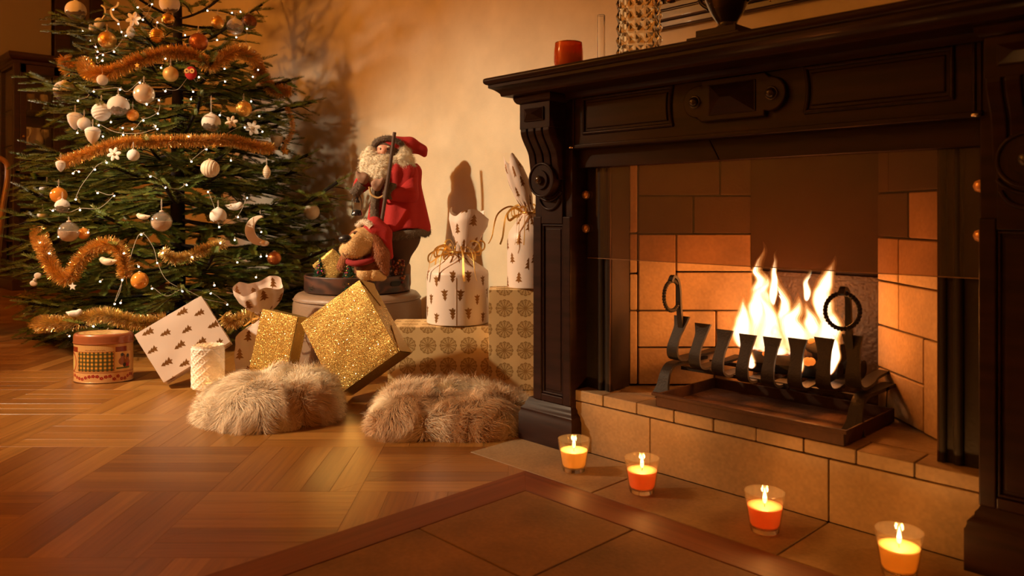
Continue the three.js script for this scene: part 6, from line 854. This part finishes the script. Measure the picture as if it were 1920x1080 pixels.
const birdO = (m, fl = 1) => (t, r) => { part(t, 'bird_body', field(smin(r * 0.15, ell([0, 0, 0], [r * 0.8, r * 0.46, r * 0.42]), ell([fl * r * 0.72, r * 0.36, 0], [r * 0.32, r * 0.3, r * 0.28]), cap([-fl * r * 0.6, 0, 0], [-fl * r * 1.2, r * 0.18, 0], r * 0.2, r * 0.08)), [-r * 1.5, -r, -r], [r * 1.5, r, r], r * 0.1), m); part(t, 'beak', new THREE.ConeGeometry(r * 0.09, r * 0.3, 8).rotateZ(-fl * Math.PI / 2).translate(fl * r * 1.12, r * 0.36, 0), pearl); part(t, 'wing', ball(r * 0.45, -fl * r * 0.15, r * 0.08, r * 0.36, 1.2, 0.6, 0.25, 14, 10), m); };
// clear balls dusted with snow
hang('snowy_ball', 'clear bauble with frosted snow inside, at the upper left beside the door frame', 142, 20, 18, snowy(0.2, 1));
hang('snowy_ball', 'clear bauble with snow, hung from a ribbon at the left end of the top garland', 121, 171, 19, snowy(0.12, 2));
hang('snowy_ball', 'snow dusted clear bauble to the right of the horizontally ribbed white ball', 222, 199, 19, snowy(0.25, 3));
hang('snowy_ball', 'snow dusted clear bauble on the right half of the tree under a long ribbon', 396, 230, 17, snowy(0.28, 4), null, 0.05, 0.09);
hang('snowy_ball', 'small clear bauble with white snow on top, under the amber ball at left', 117, 387, 13, snowy(0.02, 5));
hang('snowy_ball', 'frosted white bauble cut off by the upper edge of the picture', 318, 7, 18, snowy(0.7, 6));
hang('snowy_ball', 'clear silvery bauble among the sparse upper right branches', 441, 50, 15, snowy(-0.1, 7));
hang('snowy_ball', 'white patterned bauble low in the middle of the tree left of the moon', 409, 405, 15, snowy(0.6, 8));
hang('name_ball', 'clear glass bauble lettered IRIS, half filled with pale sand', 303, 416, 19, filled('IRIS'), null, 0.08, 0.06);
hang('name_ball', 'clear glass bauble half filled with snow, above the low orange tinsel loop', 129, 435, 19, filled('JON'), null, 0.08, 0.02);
hang('white_ball', 'small plain white bauble just under the top garland at left', 192, 150, 10, plain(frost));
hang('white_ball', 'plain white bauble at the left edge beside the amber glass ball', 88, 357, 13, plain(frost));
hang('white_ball', 'tiny white bauble on the outermost low left branch', 80, 403, 9, plain(frost));
hang('white_ball', 'white bauble half hidden behind the left white acorn', 158, 232, 12, plain(frost), null, 0.03);
hang('white_ball', 'white bauble peeping out beneath the middle garland at left', 250, 291, 11, plain(frost));
hang('ribbed_ball', 'white bauble with horizontal ribs above the left garland', 190, 210, 17, ribbed(frost, 0.25), null, 0.06);
hang('ribbed_ball', 'cream bauble with fine upright ribs below the middle garland', 394, 316, 17, ribbed(creamMat, Math.PI / 2 - 0.1), null, 0.06, 0);
hang('pearl_ball', 'shiny pearl gold bauble in the upper middle of the tree', 270, 176, 19, plain(pearl), null, 0.06);
hang('cream_ball', 'matte cream bauble hanging alone from the lowest right branch tip', 584, 397, 15, plain(creamMat), null, 0.0, 0.012);
hang('acorn', 'white frosted acorn ornament at the left below the snow ball', 141, 225, 14, acorn(frost));
hang('acorn', 'white and tan acorn ornament hanging lower, by the middle garland', 174, 252, 14, acorn(creamMat), null, 0.07);
hang('acorn', 'tan acorn ornament against the wall on the right side of the tree', 519, 262, 12, acorn(creamMat), null, 0.02);
hang('acorn', 'small pale acorn ornament at the far left end of the middle garland', 114, 310, 9, acorn(frost));
hang('glitter_ball', 'gold brown glitter bauble over the left end of the top garland', 201, 75, 16, plain(goldGlit));
hang('glitter_ball', 'copper glitter bauble against the trunk above the top garland', 372, 79, 17, plain(copperGlit));
hang('glitter_ball', 'dark brown glitter bauble on the outer upper right branch', 467, 41, 14, plain(brownGlit), null, 0.0);
hang('glitter_ball', 'gold glitter bauble on the right half between the two garlands', 457, 204, 15, plain(goldGlit));
hang('glitter_ball', 'orange gold glitter bauble low right beneath the moon', 514, 484, 13, plain(copperGlit), null, 0.04, 0);
hang('glitter_ball', 'small gold mirror bauble high right of the trunk', 408, 42, 12, plain(goldGlit));
hang('gold_ball', 'matte yellow gold bauble right under the top garland beside the little red owl', 320, 139, 14, plain(std({ color: lin(0.72, 0.45, 0.14), roughness: 0.45, metalness: 0.3 })));
hang('gold_ball', 'gold beaded bauble near the top beside the trunk', 294, 67, 14, ribbed(goldFoil));
hang('gold_ball', 'yellow gold bauble close below the cut-off white bauble', 315, 36, 12, plain(goldFoil));
hang('amber_ball', 'amber glass bauble at the left between two white balls', 110, 366, 15, plain(amberGlass), null, 0.03);
hang('amber_ball', 'orange glass bauble low left beside the end of the tinsel loop', 262, 526, 16, plain(amberGlass), null, 0.03, 0);
hang('amber_ball', 'gold glass bauble deep in the branches right of the white acorns', 249, 216, 11, plain(amberGlass), null, 0.01);
hang('amber_ball', 'honey gold bauble half hidden beside the clear name bauble at left', 157, 438, 11, plain(amberGlass), null, 0.02, 0);
hang('pine_cone', 'small white glittered cone ornament hanging in the gap near the top', 245, 60, 8, cone(frost), null, 0.0, 0.02);
hang('pine_cone', 'small carved tan nutcracker-like cone at the right below the garland', 500, 322, 8, cone(creamMat), null, 0.05, 0.05);
hang('star', 'little gold star at the right tail of the tinsel', 535, 284, 9, starO(goldFoil), null, 0.05, 0);
hang('star', 'white star ornament on the lower left branches', 137, 537, 8, starO(frost), null, 0.05, 0);
hang('star', 'small gold star set into the middle garland', 402, 274, 6, starO(goldFoil), null, 0.09, 0);
hang('star', 'small gold star set under the top garland at left', 258, 123, 6, starO(goldFoil), null, 0.09, 0);
hang('flower', 'white snowflake flower ornament near the top left of the trunk', 250, 36, 14, flowerO(frost), null, 0.03, 0);
hang('flower', 'white flower clipped to the tree in the middle garland at left', 214, 289, 13, flowerO(frost), null, 0.07, 0);
hang('flower', 'pale flower clipped to the right half above the middle garland', 434, 229, 12, flowerO(creamMat), null, 0.04, 0);
hang('flower', 'pale flower clipped to the right rear against the wall', 474, 240, 14, flowerO(snowMat), null, 0.0, 0);
hang('bird', 'small white bird ornament on the tree above the name bauble at right', 440, 388, 14, birdO(snowMat), null, 0.02, 0);
hang('bird', 'pale wooden bird ornament inside the low tinsel loop', 202, 491, 14, birdO(creamMat, -1), null, 0.05, 0);
hang('bird', 'white bird ornament sitting just above the foot garland', 140, 588, 13, birdO(frost), null, 0.06, 0);
hang('bird', 'tan bird ornament in the branches left of the IRIS bauble', 268, 407, 11, birdO(creamMat, -1), null, 0.03, 0);
hang('white_mouse', 'tiny white mouse figure with a round head near the upper left branch', 182, 46, 12, (t, r) => { part(t, 'body', ball(r * 0.75, r * 0.35, r * 0.2, 0, 1, 1.15, 0.9), frost); part(t, 'head', ball(r * 0.55, -r * 0.6, -r * 0.7, r * 0.2), frost); for (const s of [-1, 1]) part(t, 'ear', ball(r * 0.26, -r * 0.6 + s * r * 0.34, -r * 0.2, r * 0.15, 1, 1, 0.4), frost); part(t, 'tail', tube([[r * 0.8, r * 0.8, 0], [r * 1.3, r * 1.6, 0], [r * 1.2, r * 2.6, 0], [r * 0.7, r * 3.0, 0]], r * 0.16, 18, 6), frost); }, null, 0.02, 0);
hang('ribbon_curl', 'curled white ribbon beside the gold and white bauble near the top', 222, 25, 14, (t, r) => part(t, 'curl', strip([[0, r * 1.5, 0], [-r * 0.2, r, 0], [-r * 0.9, r * 0.4, r * 0.2], [-r * 0.7, -r * 0.5, r * 0.1], [0, -r * 1.1, 0]], 0.010), frost), null, 0.05, 0);
hang('owl', 'little red felt owl with round yellow eyes under the top garland', 358, 137, 11, (t, r) => { part(t, 'body', ball(r, 0, 0, 0, 1, 1.15, 0.7), std({ color: lin(0.5, 0.02, 0.02), roughness: 0.9 })); for (const s of [-1, 1]) { part(t, 'eye', new THREE.CylinderGeometry(r * 0.42, r * 0.42, 0.003, 18).rotateX(Math.PI / 2).translate(s * r * 0.45, r * 0.25, r * 0.68), mat(0.7, 0.42, 0.12, 0.7)); part(t, 'pupil', ball(r * 0.13, s * r * 0.45, r * 0.25, r * 0.74), mat(0.1, 0.03, 0.01, 0.4)); } part(t, 'beak', new THREE.ConeGeometry(r * 0.15, r * 0.3, 8).rotateX(Math.PI).translate(0, -r * 0.02, r * 0.74), pearl); }, null, 0.08, 0);
hang('moon', 'white and gold crescent moon ornament on the lower right of the tree', 488, 432, 28, (t, r) => { const s = new THREE.Shape(); s.absarc(0, 0, r, Math.PI * 0.42, Math.PI * 1.55, false); s.absarc(r * 0.42, r * 0.06, r * 0.78, Math.PI * 1.42, Math.PI * 0.52, true); part(t, 'crescent', extrude(s, 0.010, 0.003, 24).rotateZ(0.15), phy({ color: lin(0.80, 0.64, 0.48), roughness: 0.45 })); part(t, 'foot', ball(r * 0.26, r * 0.28, -r * 0.86, 0.006, 1.3, 0.8, 0.5), pearl); }, null, 0.06, 0.02);
hang('white_bow', 'white bow tied to the outermost lower left branch', 67, 524, 13, (t, r) => { for (const s of [-1, 1]) part(t, 'loop', ball(r * 0.55, 0, 0, 0, 1, 0.8, 0.4).translate(s * r * 0.3, s * r * 0.55, 0), frost); part(t, 'knot', ball(r * 0.25, 0, 0, r * 0.2), frost); }, null, 0.02, 0);
renderer.render(scene, camera);
